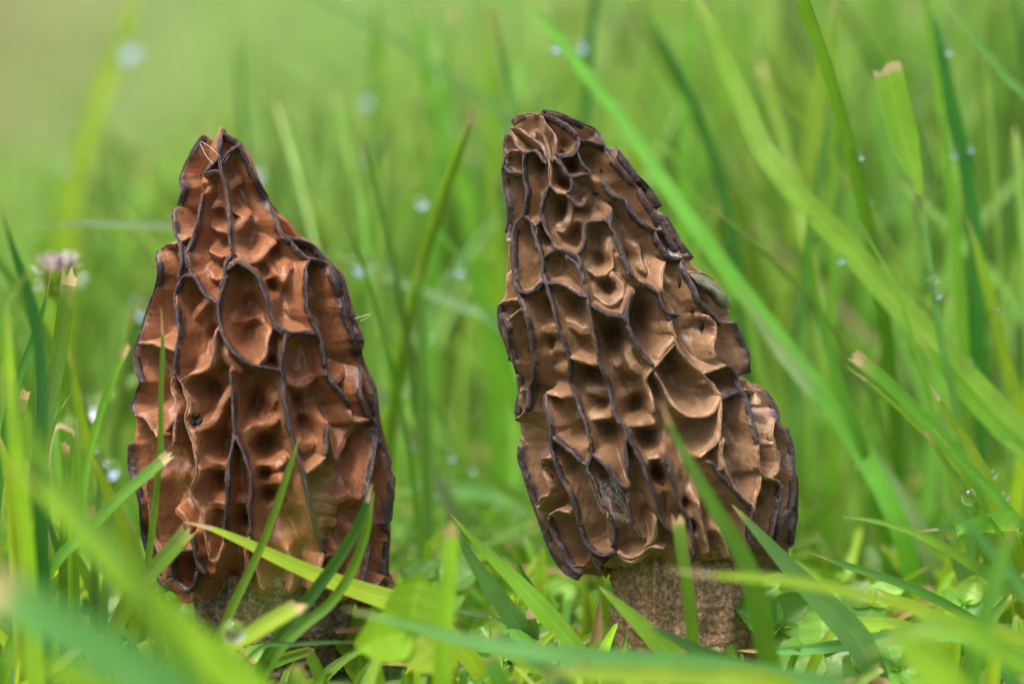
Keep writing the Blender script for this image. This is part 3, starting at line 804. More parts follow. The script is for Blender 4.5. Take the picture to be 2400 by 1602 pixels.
def stem_spec(rows, ztop_py):
    pr = []
    for py, xl, xr in rows:
        a, b = at(xl, py, 0), at(xr, py, 0)
        pr.append((a[2], (b[0] - a[0]) / 2, (a[0] + b[0]) / 2))
    pr.append((-0.02, pr[-1][1] * 1.03, pr[-1][2]))
    return {'prof': pr, 'ztop': at(1200, ztop_py, 0)[2], 'x': pr[1][2], 'r': pr[0][1]}

MOREL_L, CAP_L, VERT_L = build_morel(
    'morel', 'russet morel with a ragged pointed tip and wide pits on a dark grainy stem',
    RIDGES_LEFT, HOLES_LEFT, EDGE_L_LEFT, EDGE_L_RIGHT,
    stem_spec([(1330, 460, 830), (1430, 460, 822), (1500, 465, 815), (1570, 468, 812)], 1320),
    {'cap': M['cap_left'], 'crest': M['crest_tan_left'], 'stem': M['stem_left'], 'cap_label': 'russet brown pitted cone cap with a torn tip', 'stem_label': 'dark brown grainy stem'},
    0.92, 0.0034, 1, 0.0070)
MOREL_R, CAP_R, VERT_R = build_morel(
    'morel', 'ochre tan morel with a bent rounded top leaning over, on a pale flecked tan stem',
    RIDGES_RIGHT, HOLES_RIGHT, EDGE_R_LEFT, EDGE_R_RIGHT,
    stem_spec([(1250, 1436, 1760), (1330, 1436, 1762), (1450, 1446, 1764), (1560, 1456, 1774)], 1240),
    {'cap': M['cap_right'], 'crest': M['crest_tan_right'], 'stem': M['stem_right'], 'cap_label': 'ochre tan pitted cap with a bent rounded top', 'stem_label': 'tan stem flecked with pale grains'},
    0.92, 0.0052, 5, 0.0062)

def on_cap(verts, px, py):
    """point of the cap surface seen through a pixel"""
    x, y, f = project(verts)
    c = np.where((np.abs(x - px) < 9) & (np.abs(y - py) < 9))[0]
    if not len(c): c = np.array([np.argmin((x - px) ** 2 + (y - py) ** 2)])
    near = c[f[c] < f[c].min() + 0.004]
    k = near[np.argmin((x[near] - px) ** 2 + (y[near] - py) ** 2)]
    return verts[k].copy()

# ------------------------------------------------------------------ grass blades
WORD = {'fresh': 'fresh green', 'mid': 'green', 'lime': 'lime', 'blue': 'bluish', 'dark': 'dark green', 'pale': 'pale', 'dry': 'dry tan'}
BLADES = []
VS = W_PX / 2349.0          # blades were traced on a 2349 px wide view
def ribbon(cent, width, face, fold=0.18, twist=0.0):
    """leaf ribbon: n cross rows of 5 points, V-folded; returns verts, faces, uvs"""
    n = len(cent)
    tan = np.gradient(cent, axis=0); tan /= np.linalg.norm(tan, axis=1)[:, None] + 1e-12
    face = np.asarray(face, float)
    side = np.cross(tan, face); side /= np.linalg.norm(side, axis=1)[:, None] + 1e-12
    nor = np.cross(side, tan)
    if np.ndim(twist) or twist:
        a = np.asarray(twist) * np.linspace(0, 1, n)
        side, nor = side * np.cos(a)[:, None] + nor * np.sin(a)[:, None], nor * np.cos(a)[:, None] - side * np.sin(a)[:, None]
    us = np.array([0.0, 0.27, 0.5, 0.73, 1.0])
    V, UV = [], []
    arc = np.concatenate([[0], np.cumsum(np.linalg.norm(np.diff(cent, axis=0), axis=1))]); arc /= arc[-1] + 1e-9
    for u in us:
        k = (u - 0.5)
        V.append(cent + side * (width * k)[:, None] + nor * (width * (abs(k) - 0.25) * 2 * fold)[:, None])
        UV.append(np.stack([np.full(n, u), arc], -1))
    V = np.stack(V, 1).reshape(-1, 3); UV = np.stack(UV, 1).reshape(-1, 2)
    F = [(i * 5 + a, i * 5 + a + 1, (i + 1) * 5 + a + 1, (i + 1) * 5 + a) for i in range(n - 1) for a in range(4)]
    return V, F, UV

def width_profile(n, w, kind, base=0.7):
    s = np.linspace(0, 1, n)                              # 0 root, 1 tip
    if kind == 'p':
        return w * np.minimum(1, base + (1 - base) * s / 0.35) * np.clip((1 - s) / 0.55, 0.0, 1) ** 0.75 + w * 0.02
    if kind == 'n':
        return w * (0.55 + 0.45 * np.clip((1 - s) / 0.8, 0, 1)) * np.clip((1 - s) / 0.12, 0.12, 1)
    if kind == 'u':                                        # uniform stalk
        return np.full(n, w)
    if kind == 'l':                                        # leaf narrowing to its stalk, mown off above
        return w * np.clip(0.14 + 0.86 * (s / 0.42) ** 0.8, 0, 1) * (1 - 0.06 * s)
    return w * np.minimum(1, base + (1 - base) * s / 0.3) * (1 - 0.12 * s)     # cut

def make_blade(name, label, group, pts, depth, w, kind='p', col='mid', tip=None, face=None, fold=0.18, twist=0.0, rot=0.0, root=True, cat='grass'):
    """pts: traced from tip to root in view pixels; depth in cm (one, or tip and root); w in view pixels"""
    d = np.linspace(depth[0], depth[1], len(pts)) if isinstance(depth, (tuple, list)) else np.full(len(pts), depth)
    P = [at(x * VS, y * VS, dd / 100.0) for (x, y), dd in zip(pts, d)]
    P = [p for p in P]
    gz_ = float(ground_z(P[-1][0], P[-1][1]))
    if root and P[-1][2] > gz_:
        a, b = P[-2], P[-1]
        dr = (b - a) / (np.linalg.norm(b - a) + 1e-9)
        drop = b[2] - gz_ + 0.003
        run = drop * min(1.2, abs(dr[0]) / (abs(dr[2]) + 0.25)) * np.sign(dr[0]) * 0.7
        P.append(b + np.array([run * 0.55, 0.002, -drop * 0.5]))
        P.append(b + np.array([run * 0.85, 0.004, -drop]))
    P = np.array(P)[::-1]
    P[:, 2] = np.maximum(P[:, 2], ground_z(P[:, 0], P[:, 1]) - 0.003)
    wm = w * VS * px_size(np.mean(d) / 100.0)
    L_ = np.linalg.norm(np.diff(P, axis=0), axis=1).sum()
    C = catmull(P, max(0.0012, L_ / 30))
    n = len(C)
    C = C + np.stack([wob(C, 0.03, 3) * 0.0004, wob(C, 0.04, 7) * 0.0015, np.zeros(n)], -1) * np.linspace(0, 1, n)[:, None]
    wd = width_profile(n, wm, kind)
    if face is None:
        face = np.array([math.sin(rot), -math.cos(rot), 0.35])
        wd = wd / max(0.45, math.cos(rot))
    V, F, UV = ribbon(C, wd, face, fold, twist)
    if kind in 'cl':                                       # ragged mown end
        k = len(V) - 5
        dirv = C[-1] - C[-2]; dirv /= np.linalg.norm(dirv) + 1e-9
        for j in range(5): V[k + j] += dirv * wm * random.uniform(-0.4, 0.4) * (1 if kind == 'c' else 0.4)
    root_p = C[0].copy(); root_p[2] = float(ground_z(C[0][0], C[0][1]))
    ntip = 0
    if tip:
        ntip = max(1, int(round(n * (0.03 if kind in 'cl' else 0.06))))
    fb = F[:len(F) - 4 * ntip] if ntip else F
    BLADES.append(V)
    o = mesh_obj(name, V - root_p, fb, M[col], uvs=UV)
    o.location = root_p
    if ntip:
        # the dried end is a piece of its own
        s0 = (n - 1 - ntip) * 5
        t = mesh_obj('dry_tip', V[s0:] - root_p, F[:4 * ntip], M[tip], o, uvs=UV[s0:])
    tag(o, label, cat, group)
    return o

FR, MIDB, BK = 'blurred grass blades in front of the morels', 'grass blades beside the morels', 'blurred grass blades behind the morels'
B = make_blade
# --- in front of the left morel
B('grass_shoot', 'thin upright green blade with a pink tip standing before the russet cap', FR, [(370, 705), (373, 800), (369, 900), (366, 1030), (358, 1100), (346, 1230), (335, 1340)], -2.6, 19, 'n', 'mid', tip='tip', fold=0.35)
B('grass_shoot', 'mown blade with a frayed cream end slanting across the russet cap edge', FR, [(388, 1038), (340, 1080), (270, 1142), (195, 1222), (120, 1300)], -2.7, 29, 'c', 'mid', tip='tip')
B('grass_shoot', 'pale pointed blade lying across the foot of the russet cap', FR, [(415, 1197), (480, 1212), (560, 1245), (640, 1283), (740, 1325), (840, 1360), (925, 1388), (1010, 1440)], -2.9, 50, 'p', 'lime', tip='tip', fold=0.1)
B('grass_shoot', 'short folded blade stub beside the rolled foot of the russet cap', FR, [(432, 1210), (395, 1258), (350, 1310), (300, 1372)], -3.1, 42, 'c', 'mid')
B('grass_shoot', 'narrow dark green blade leaning up before the russet cap pits', FR, [(690, 1003), (662, 1085), (622, 1190), (580, 1290), (520, 1425), (500, 1480)], -3.3, 25, 'n', 'mid', fold=0.3)
B('grass_shoot', 'dark green blade with a white tip slanting over the russet cap foot', FR, [(858, 1108), (828, 1190), (775, 1275), (705, 1375), (640, 1470), (612, 1515)], -3.5, 36, 'n', 'dark', tip='tip', fold=0.3, rot=0.3)
B('grass_shoot', 'brighter twin of the dark blade crossing the russet morel stem', FR, [(862, 1125), (845, 1200), (805, 1305), (755, 1385), (690, 1440), (632, 1500)], -3.6, 32, 'n', 'mid', fold=0.3)
B('grass_shoot', 'short lime blade end before the dark grainy stem', FR, [(690, 1382), (640, 1412), (580, 1450), (520, 1490)], -5.2, 42, 'c', 'lime', tip='tip')
B('grass_shoot', 'very blurred lime leaf veiling the lower russet cap', FR, [(700, 1000), (712, 1110), (690, 1230), (640, 1340), (570, 1450), (520, 1540)], -20, 15, 'n', 'lime')
B('grass_shoot', 'broad blurred lime blade running down to the russet morel foot', FR, [(20, 1075), (110, 1155), (220, 1260), (330, 1362), (450, 1470), (590, 1610)], -12.5, 92, 'p', 'lime')
B('grass_shoot', 'wide blurred bluish blade with a pale end beneath the broad lime blade', FR, [(-30, 1340), (60, 1385), (170, 1450), (300, 1530), (420, 1620)], -16.0, 120, 'c', 'blue', tip='tip')
B('grass_shoot', 'blurred green blade slanting down before the flower bud clump', FR, [(-10, 850), (50, 980), (130, 1110), (220, 1230), (310, 1330)], -13.5, 62, 'n', 'mid')
B('grass_shoot', 'blurred lime blade crossing low beneath the wide bluish blade', FR, [(-20, 1470), (120, 1530), (260, 1600)], -15.0, 70, 'n', 'lime')
B('grass_shoot', 'thick bright green cut blade beside the pink flower bud', MIDB, [(166, 622), (152, 720), (130, 840), (108, 950), (92, 1080), (80, 1250)], (-0.5, -1.0), 42, 'c', 'mid', tip='tip', fold=0.3)
B('grass_shoot', 'slim dark green blade leaning away from the flower bud', MIDB, [(122, 628), (100, 720), (70, 800), (38, 885), (20, 960)], -1.0, 26, 'n', 'dark', fold=0.3)
B('grass_shoot', 'dark bent blade passing behind the thick cut blade', MIDB, [(2, 455), (25, 560), (62, 690), (88, 800), (98, 920), (95, 1060)], -5.0, 40, 'n', 'dark', fold=0.3)
B('grass_shoot', 'slim blade with a round cream tip beside the russet cap', MIDB, [(294, 790), (256, 868), (226, 950), (202, 1060), (186, 1180), (170, 1300)], 1.8, 20, 'c', 'mid', tip='tip', fold=0.3)
B('grass_shoot', 'small pink tipped blade splitting from the thick cut blade', MIDB, [(160, 902), (138, 935), (120, 985), (108, 1050)], -0.4, 13, 'n', 'mid', tip='tip')
B('grass_shoot', 'short cut blade with an orange end in the flower bud clump', MIDB, [(150, 1012), (156, 1080), (152, 1170), (146, 1290)], -1.0, 22, 'c', 'mid', tip='dry')
B('grass_shoot', 'cut blade with a brown corner in the flower bud clump', MIDB, [(58, 895), (44, 960), (18, 1050), (-6, 1150)], -0.5, 26, 'c', 'mid', tip='dry')
B('grass_shoot', 'yellowish soft blade behind the flower bud clump', MIDB, [(160, 800), (178, 920), (206, 1030), (250, 1160), (300, 1300)], 3.0, 34, 'n', 'lime')
B('grass_shoot', 'broad lime blade with a pale margin beside the russet cap foot', MIDB, [(206, 1040), (240, 1110), (275, 1195), (303, 1290), (318, 1390)], 0.6, 62, 'p', 'lime')
B('grass_shoot', 'arched drooping pale dry blade behind the flower bud clump', MIDB, [(185, 1030), (168, 990), (140, 975), (120, 985), (112, 1050)], 2.0, 22, 'n', 'tip')
left_extra = [((30, 930), (50, 1060), (55, 1200), (60, 1350)), ((90, 1130), (120, 1230), (150, 1330)), ((-5, 980), (20, 1090), (30, 1240)), ((60, 1240), (90, 1180), (100, 1100)),
              ((225, 1020), (232, 1130), (220, 1260)), ((175, 960), (178, 1080), (170, 1230)), ((110, 1060), (100, 1180), (90, 1320)), ((10, 700), (25, 850), (40, 1000)), ((-10, 760), (10, 690), (60, 620)), ((260, 1150), (255, 1260), (240, 1380))]
for i, p in enumerate(left_extra):
    B('grass_shoot', WORD[['mid', 'dark', 'lime', 'mid', 'blue'][i % 5]] + ' blade crowded in the clump under the flower bud', 'grass blades of the flower bud clump', list(p) if p[0][1] < p[-1][1] else list(p)[::-1], [-2, 0.5, -3, -1, 1, -1.5, -4, -6, -7, 0][i], [26, 22, 34, 20, 24, 30, 38, 40, 36, 26][i], 'n', ['mid', 'dark', 'lime', 'mid', 'blue'][i % 5], fold=0.3, rot=0.4 * ((i % 3) - 1))
# --- between the morels
B('grass_shoot', 'bright green pointed blade leaning between the two morels', MIDB, [(1034, 1178), (1075, 1228), (1130, 1285), (1200, 1350), (1265, 1420), (1330, 1500), (1360, 1560)], -1.2, 46, 'p', 'fresh', fold=0.12)
B('grass_shoot', 'dark underside blade beneath the bright pointed blade', MIDB, [(1036, 1190), (1075, 1275), (1120, 1340), (1165, 1400), (1200, 1450)], -0.7, 48, 'p', 'blue', fold=0.15)
B('grass_shoot', 'short dark blade rising behind the bright pointed blade', MIDB, [(1178, 1272), (1202, 1318), (1228, 1362), (1255, 1420)], 0.2, 24, 'p', 'dark', fold=0.3)
B('grass_shoot', 'blurred upright lime stub with a brown cut end between the morels', FR, [(1030, 1208), (1030, 1290), (1022, 1400), (1012, 1540)], -6.5, 41, 'c', 'lime', tip='dry')
B('grass_shoot', 'long blurred bluish blade stretched low before both morels', FR, [(785, 1393), (900, 1425), (1080, 1468), (1280, 1498), (1500, 1522), (1780, 1560), (2000, 1610)], -7.5, 66, 'p', 'blue', fold=0.1)
B('grass_shoot', 'wet ribbed blade lying behind the bright pointed blade', MIDB, [(1010, 1395), (1080, 1405), (1160, 1432), (1240, 1470), (1300, 1520)], 0.0, 40, 'p', 'blue', face=(0.1, -0.5, 0.8))
B('grass_shoot', 'thin dark shiny blade crossing the dark grainy stem', MIDB, [(820, 1475), (750, 1474), (680, 1478), (600, 1486)], -4.0, 12, 'n', 'dark', fold=0.4)
B('grass_shoot', 'short green stub with a cream end by the orange leaf', MIDB, [(1218, 1400), (1225, 1440), (1228, 1500)], -0.6, 26, 'c', 'mid', tip='tip')
B('grass_shoot', 'dry orange leaf tip standing beside the tan stem', MIDB, [(1376, 1372), (1372, 1420), (1368, 1475), (1360, 1540)], -0.8, 42, 'p', 'dry', face=(0.3, -1, 0.2))
B('grass_shoot', 'small brown bud of a blade beside the orange leaf', MIDB, [(1320, 1425), (1326, 1460), (1330, 1510)], -0.6, 16, 'p', 'dry')
# --- in front of the right morel
B('grass_shoot', 'wide green blade leaning before the tan stem', FR, [(1372, 1343), (1420, 1385), (1470, 1430), (1530, 1490), (1580, 1560)], -3.2, 56, 'p', 'mid', fold=0.12)
B('grass_shoot', 'dark green blade sweeping across the foot of the tan stem', FR, [(1480, 1430), (1540, 1460), (1620, 1500), (1720, 1545), (1800, 1590)], -4.2, 48, 'p', 'dark', fold=0.12)
B('grass_shoot', 'narrow cut blade with a notched orange end before the tan stem', FR, [(1556, 1186), (1561, 1250), (1573, 1330), (1583, 1410), (1590, 1500)], -3.8, 31, 'c', 'mid', tip='dry', fold=0.12)
B('grass_shoot', 'blurred green blade rising across the ochre cap', FR, [(1510, 922), (1548, 1000), (1598, 1085), (1648, 1170), (1698, 1262), (1730, 1360)], -6.0, 50, 'p', 'mid', tip='dry')
B('grass_shoot', 'broad bluish pointed blade leaning on the ochre cap foot', FR, [(1688, 1158), (1735, 1212), (1790, 1278), (1850, 1345), (1905, 1400), (1965, 1465), (2000, 1530)], -2.9, 66, 'p', 'blue', fold=0.12)
B('grass_shoot', 'blurred blade with a pinkish end stretched before the tan stem', FR, [(1530, 1303), (1640, 1318), (1780, 1328), (1920, 1352), (2080, 1392), (2250, 1440), (2400, 1490)], -8.0, 36, 'n', 'lime', tip='tip')
B('grass_shoot', 'flat two-toned blade with a cream tip reaching the tan stem foot', FR, [(1690, 1492), (1760, 1493), (1860, 1488), (2000, 1470), (2150, 1448), (2240, 1470)], -2.6, 44, 'p', 'blue', tip='tip', fold=0.25)
B('grass_shoot', 'long arching blade over the clover by the bitten leaf', MIDB, [(1925, 1183), (2010, 1195), (2100, 1222), (2200, 1275), (2290, 1330), (2380, 1390)], 0.6, 30, 'p', 'mid')
B('grass_shoot', 'thin bent blade under the long arching blade', MIDB, [(1860, 1268), (1950, 1300), (2050, 1332), (2150, 1376), (2250, 1435), (2330, 1500)], -1.0, 28, 'n', 'mid')
B('grass_shoot', 'green leaf with a torn tan edge and split end near the upright clover leaf', MIDB, [(2003, 1347), (2050, 1372), (2100, 1392), (2140, 1430), (2160, 1490)], -1.2, 44, 'p', 'lime', tip='dry')
B('grass_shoot', 'short pink tipped blade beside the bitten leaf', MIDB, [(2108, 1217), (2150, 1212), (2195, 1212), (2250, 1240)], 0.4, 16, 'n', 'dark', tip='tip')
B('grass_shoot', 'flat lime blade lying behind the broad bluish blade', MIDB, [(1800, 1440), (1880, 1430), (1980, 1432), (2080, 1445)], -0.8, 46, 'n', 'lime', face=(0, -0.9, 0.5))
B('grass_shoot', 'blurred lime blade bowed over before the clover', FR, [(1990, 1500), (2080, 1450), (2190, 1440), (2320, 1500), (2420, 1560)], -10.0, 80, 'n', 'lime')
B('grass_shoot', 'blurred upright green blade before the bitten leaf', FR, [(2330, 1200), (2290, 1300), (2260, 1420), (2230, 1560)], -9.0, 60, 'n', 'mid')
B('grass_shoot', 'blurred slanting bluish blade before the bitten leaf', FR, [(2160, 1150), (2240, 1230), (2330, 1330), (2420, 1450)], -7.0, 40, 'n', 'blue')
B('grass_shoot', 'wide blurred lime leaf before the clover', FR, [(2040, 1420), (2080, 1480), (2140, 1540), (2200, 1600)], -11.0, 110, 'n', 'lime')
B('grass_shoot', 'low blurred lime blade at the foot of the long bluish blade', FR, [(1250, 1540), (1400, 1545), (1600, 1555), (1800, 1580)], -9.0, 60, 'n', 'lime')
# --- behind the right morel
B('grass_shoot', 'long bright diagonal blade passing behind the ochre cap', BK, [(1160, -60), (1290, 100), (1400, 245), (1500, 385), (1600, 525), (1700, 665), (1800, 795), (1900, 925), (1990, 1060), (2060, 1200)], (8, 4), 46, 'n', 'fresh')
B('grass_shoot', 'broad fresh green diagonal blade bending down past the broad mown leaf', BK, [(1570, -60), (1640, 80), (1695, 215), (1745, 340), (1830, 450), (1950, 575), (2080, 720), (2200, 850), (2320, 985), (2420, 1110)], (6, 3), 74, 'n', 'fresh', fold=0.25)
B('grass_shoot', 'slender dark blade curving down behind the ochre cap shoulder', BK, [(1440, -50), (1520, 100), (1585, 235), (1635, 360), (1668, 480), (1685, 570), (1700, 700)], 9, 28, 'n', 'dark')
B('grass_shoot', 'short blurred blade rising behind the long diagonal blade', BK, [(1478, 90), (1462, 170), (1452, 250), (1460, 400)], 14, 34, 'p', 'lime')
leaf_o = B('grass_shoot', 'broad mown leaf with a brown scalloped cut end on a thin stalk', BK, [(2032, 152), (2046, 205), (2064, 280), (2084, 350), (2104, 410), (2112, 447)], 3.0, 70, 'l', 'fresh', tip='tip', fold=0.12, root=False)
B('grass_shoot', 'thin stalk carrying the broad mown leaf', BK, [(2112, 447), (2122, 520), (2136, 640), (2160, 780), (2190, 920)], 3.0, 17, 'u', 'blue', fold=0.6)
B('grass_shoot', 'dark upright blade beside the broad mown leaf', BK, [(2100, -60), (2140, 70), (2180, 230), (2215, 400), (2235, 560), (2240, 720)], 6.5, 46, 'n', 'dark', fold=0.3)
B('grass_shoot', 'shiny bluish blade slanting above the broad mown leaf', BK, [(2130, -30), (2220, 70), (2310, 180), (2400, 300)], 4.0, 34, 'n', 'blue')
B('grass_shoot', 'pale blade slanting down beside the ochre cap flank', BK, [(1690, 650), (1760, 770), (1840, 870), (1920, 960), (2000, 1055), (2090, 1180)], 5.0, 44, 'n', 'pale')
B('grass_shoot', 'thin upright blade crossing the pale slanting blade behind the ochre cap', BK, [(1862, 440), (1850, 560), (1868, 690), (1905, 820), (1955, 960), (2000, 1100)], 4.5, 27, 'n', 'mid')
B('grass_shoot', 'cut blade with a cream end leaning towards the ochre cap', BK, [(1962, 815), (2025, 868), (2105, 948), (2180, 1028), (2250, 1110)], 1.8, 35, 'c', 'mid', tip='tip')
B('grass_shoot', 'thin withered tipped blade below the cream ended cut blade', BK, [(1948, 842), (2010, 888), (2085, 958), (2170, 1045), (2230, 1120)], 1.4, 17, 'n', 'lime', tip='tip')
B('grass_shoot', 'fine pink tipped blade above the broad diagonal blade', BK, [(1968, 503), (1995, 552), (2030, 612), (2070, 700)], 2.8, 13, 'n', 'mid', tip='tip')
B('grass_shoot', 'lime blade widening from a fine tip above the bitten leaf', BK, [(2134, 878), (2172, 940), (2215, 1010), (2270, 1120), (2310, 1220)], 1.0, 46, 'p', 'lime', tip='tip')
B('grass_shoot', 'sharp dark green blade slanting above the bitten leaf', MIDB, [(2145, 985), (2200, 1050), (2262, 1115), (2330, 1190), (2400, 1270)], 0.3, 32, 'n', 'mid', fold=0.3)
B('grass_shoot', 'thin stalk hung with a large water drop', MIDB, [(2125, 990), (2170, 1062), (2215, 1130), (2275, 1200), (2320, 1270)], 0.0, 13, 'u', 'mid', fold=0.6)
B('grass_shoot', 'pale lime blade behind the sharp dark blade', BK, [(2215, 500), (2262, 650), (2300, 790), (2340, 930), (2380, 1060)], 5.0, 40, 'n', 'lime')
B('grass_shoot', 'bright blade beneath the broad diagonal blade', BK, [(2100, 760), (2200, 880), (2290, 985), (2400, 1100)], 3.2, 56, 'n', 'fresh')
B('grass_shoot', 'dry tan blade lying diagonally behind the ochre cap', BK, [(1640, 440), (1740, 540), (1860, 640), (1990, 770), (2110, 900)], 17, 20, 'n', 'tip')
# --- behind the left morel
B('grass_shoot', 'thick blurred yellow-green blade behind the russet cap', BK, [(330, -60), (285, 60), (245, 180), (205, 310), (170, 420), (150, 560)], 26, 58, 'n', 'lime')
B('grass_shoot', 'blurred dark green stalk above the russet cap tip', BK, [(545, 30), (547, 120), (552, 220), (560, 330)], 17, 20, 'n', 'dark')
B('grass_shoot', 'blurred dark green blade bending down between the two caps', BK, [(950, -40), (965, 80), (985, 200), (1020, 320), (1055, 410), (1080, 520)], 16, 46, 'n', 'mid')
B('grass_shoot', 'blurred dark upright blade above the gap between the caps', BK, [(868, -40), (868, 80), (866, 190), (862, 330)], 20, 40, 'n', 'mid')
B('grass_shoot', 'pale blade lying level behind the russet cap', BK, [(40, 520), (150, 512), (280, 514), (400, 520), (520, 540)], 7.5, 26, 'n', 'pale')
B('grass_shoot', 'pale blade sloping down from the russet cap shoulder', BK, [(760, 580), (860, 625), (960, 665), (1060, 705), (1160, 760)], 9, 30, 'n', 'pale')
B('grass_shoot', 'bright blade sloping down with a dewdrop at its tip', BK, [(968, 470), (1010, 530), (1060, 610), (1105, 690), (1150, 790)], 9, 30, 'p', 'mid')
B('grass_shoot', 'dewy blade sloping low between the two morels', BK, [(925, 985), (1010, 1035), (1090, 1085), (1170, 1130), (1260, 1190)], 7, 34, 'n', 'mid')
B('grass_shoot', 'broad pale blade lying low between the two morels', BK, [(900, 1130), (1000, 1120), (1120, 1130), (1230, 1160)], 8, 60, 'p', 'blue')

# --- further single blades filling the near sward
def random_blade(x, y, h, w, lean, az, kind, col, label, group, name='grass_shoot', tip=None):
    z0 = float(ground_z(x, y))
    n = 10; s = np.append(np.linspace(0, 0.965, n - 1), 1.0)
    bend = lean * h
    C = np.stack([x + bend * math.cos(az) * s ** 2, y + bend * math.sin(az) * s ** 2, z0 - 0.002 + h * (s - 0.22 * abs(lean) * s ** 2)], -1)
    wd = width_profile(n, w, kind)
    a = random.uniform(-1.0, 1.0)
    V, F, UV = ribbon(C, wd, (math.sin(a), -math.cos(a), 0.3), random.uniform(0.1, 0.4), random.uniform(-0.7, 0.7))
    if name is None: return V, F, UV
    ntip = 1 if tip else 0
    p0 = np.array([x, y, z0]); BLADES.append(V)
    o = mesh_obj(name, V - p0, F[:len(F) - 4 * ntip] if ntip else F, M[col], uvs=UV); o.location = p0
    if ntip:
        s0 = (n - 2) * 5
        mesh_obj('dry_tip', V[s0:] - p0, F[:4], M[tip], o, uvs=UV[s0:])
    tag(o, label, 'grass', group)
    return o

WORD = {'fresh': 'fresh green', 'mid': 'green', 'lime': 'lime', 'blue': 'bluish', 'dark': 'dark green', 'pale': 'pale', 'dry': 'dry tan'}
def describe(col, kind, tip, px, far):
    end = 'with a dry end' if tip else {'n': 'with a slender end', 'p': 'tapering to a point', 'c': 'with a cut end'}[kind]
    if far:
        place = 'beyond the flower bud' if px < 330 else 'behind the russet cap' if px < 950 else 'behind the gap between the caps' if px < 1170 else 'behind the ochre cap' if px < 1850 else 'beside the broad mown leaf'
        return '%s blurred blade %s, %s' % (WORD[col], end, place)
    place = 'in the clump under the flower bud' if px < 330 else 'by the dark grainy stem' if px < 930 else 'between the two stems' if px < 1400 else 'by the pale flecked stem' if px < 1850 else 'among the clover beyond the ochre morel'
    return 'short %s blade %s, %s' % (WORD[col], end, place)
def pick(ws): 
    r = random.random() * sum(w for _, w in ws)
    for k, w in ws:
        r -= w
        if r <= 0: return k
COLS = [('mid', 4), ('fresh', 3), ('lime', 3), ('blue', 2.5), ('dark', 1.6), ('pale', 0.9)]
# sward behind the morels, nearest blades singly
cnt = 0
while cnt < 132:
    y = 0.05 + 0.45 * random.random() ** 1.3
    hw = 0.19 * (1 + y / DIST)
    x = random.uniform(-hw, hw) if cnt < 95 else random.uniform(0.15 * hw, hw)
    px, py, f = project(np.array([x, y, 0.0]))
    right = (px - 1200) / 1200
    h = random.uniform(0.05, 0.11) + 0.05 * max(0, right) + 0.02
    if right < -0.55: h *= 0.75
    kd, cl, tp = pick([('n', 3), ('p', 2), ('c', 1)]), pick(COLS), 'tip' if random.random() < 0.25 else None
    if cl == 'lime' and 850 < px < 1170: cl = 'mid'
    random_blade(x, y, h, random.uniform(0.0016, 0.0036), random.gauss(0.22, 0.28), random.choice([0, math.pi]) + random.gauss(0, 0.7), kd, cl,
                 describe(cl, kd, tp, px, True), 'grass blades of the sward behind the morels', tip=tp)
    cnt += 1
# low blades round the feet of the morels
cnt = 0; tries = 0
while cnt < 76 and tries < 4000:
    tries += 1
    y = random.uniform(-0.085, 0.045); x = random.uniform(-0.10, 0.10)
    h = random.uniform(0.008, 0.034)
    lean = random.gauss(0.3, 0.5); az = random.choice([0, math.pi]) + random.gauss(0, 0.5)
    tipP = np.array([x + lean * h * math.cos(az), y, h]); px, py, f = project(tipP)
    bx, by, _ = project(np.array([x, y, 0.0]))
    if math.hypot(x - 0.028, y) < 0.016 or math.hypot(x + 0.039, y) < 0.018: continue
    lim = 1130 if px < 300 or px > 1900 else 1510 if (430 < px < 900 or 1380 < px < 1880) and y < 0.01 else 1310
    if py < lim: continue
    kd, cl, tp = pick([('n', 3), ('p', 3), ('c', 2)]), pick(COLS), 'tip' if random.random() < 0.3 else None
    random_blade(x, y, h, random.uniform(0.0015, 0.0034), lean, az, kd, cl, describe(cl, kd, tp, bx, False), 'short blades round the morel feet', tip=tp)
    cnt += 1

# ------------------------------------------------------------------ uncountable turf (stuff)
def merged(name, label, gen, count, mat):
    VV, FF, UU, RN = [], [], [], []; off = 0
    for _ in range(count):
        r = gen()
        if r is None: continue
        V, F, UV = r
        VV.append(V); UU.append(UV); FF.append(np.asarray(F) + off); off += len(V); RN.append(np.full(len(V), random.random()))
    o = mesh_obj(name, np.vstack(VV), np.vstack(FF), mat, uvs=np.vstack(UU), attrs={'rnd': np.concatenate(RN)})
    tag(o, label, 'grass', None, 'stuff')
    return o

def far_gen():
    t = random.random()
    y = 0.30 + 3.2 * t ** 2.0
    hw = 0.19 * (1 + y / DIST) + 0.03
    x = random.uniform(-hw, hw)
    px, py, f = project(np.array([x, y, 0.0]))
    right = (px - 1200) / 1200
    h = random.uniform(0.05, 0.13) * (1.0 + 0.45 * right)
    if right < -0.6 and y > 1.2: h *= 0.5
    return random_blade(x, y, h, random.uniform(0.002, 0.0048), random.gauss(0.2, 0.25), random.uniform(0, 6.28), pick([('n', 3), ('p', 2)]), None, None, None, name=None)
merged('far_grass', 'mass of blurred green grass on the rising lawn behind', far_gen, 9000, M['sward'])

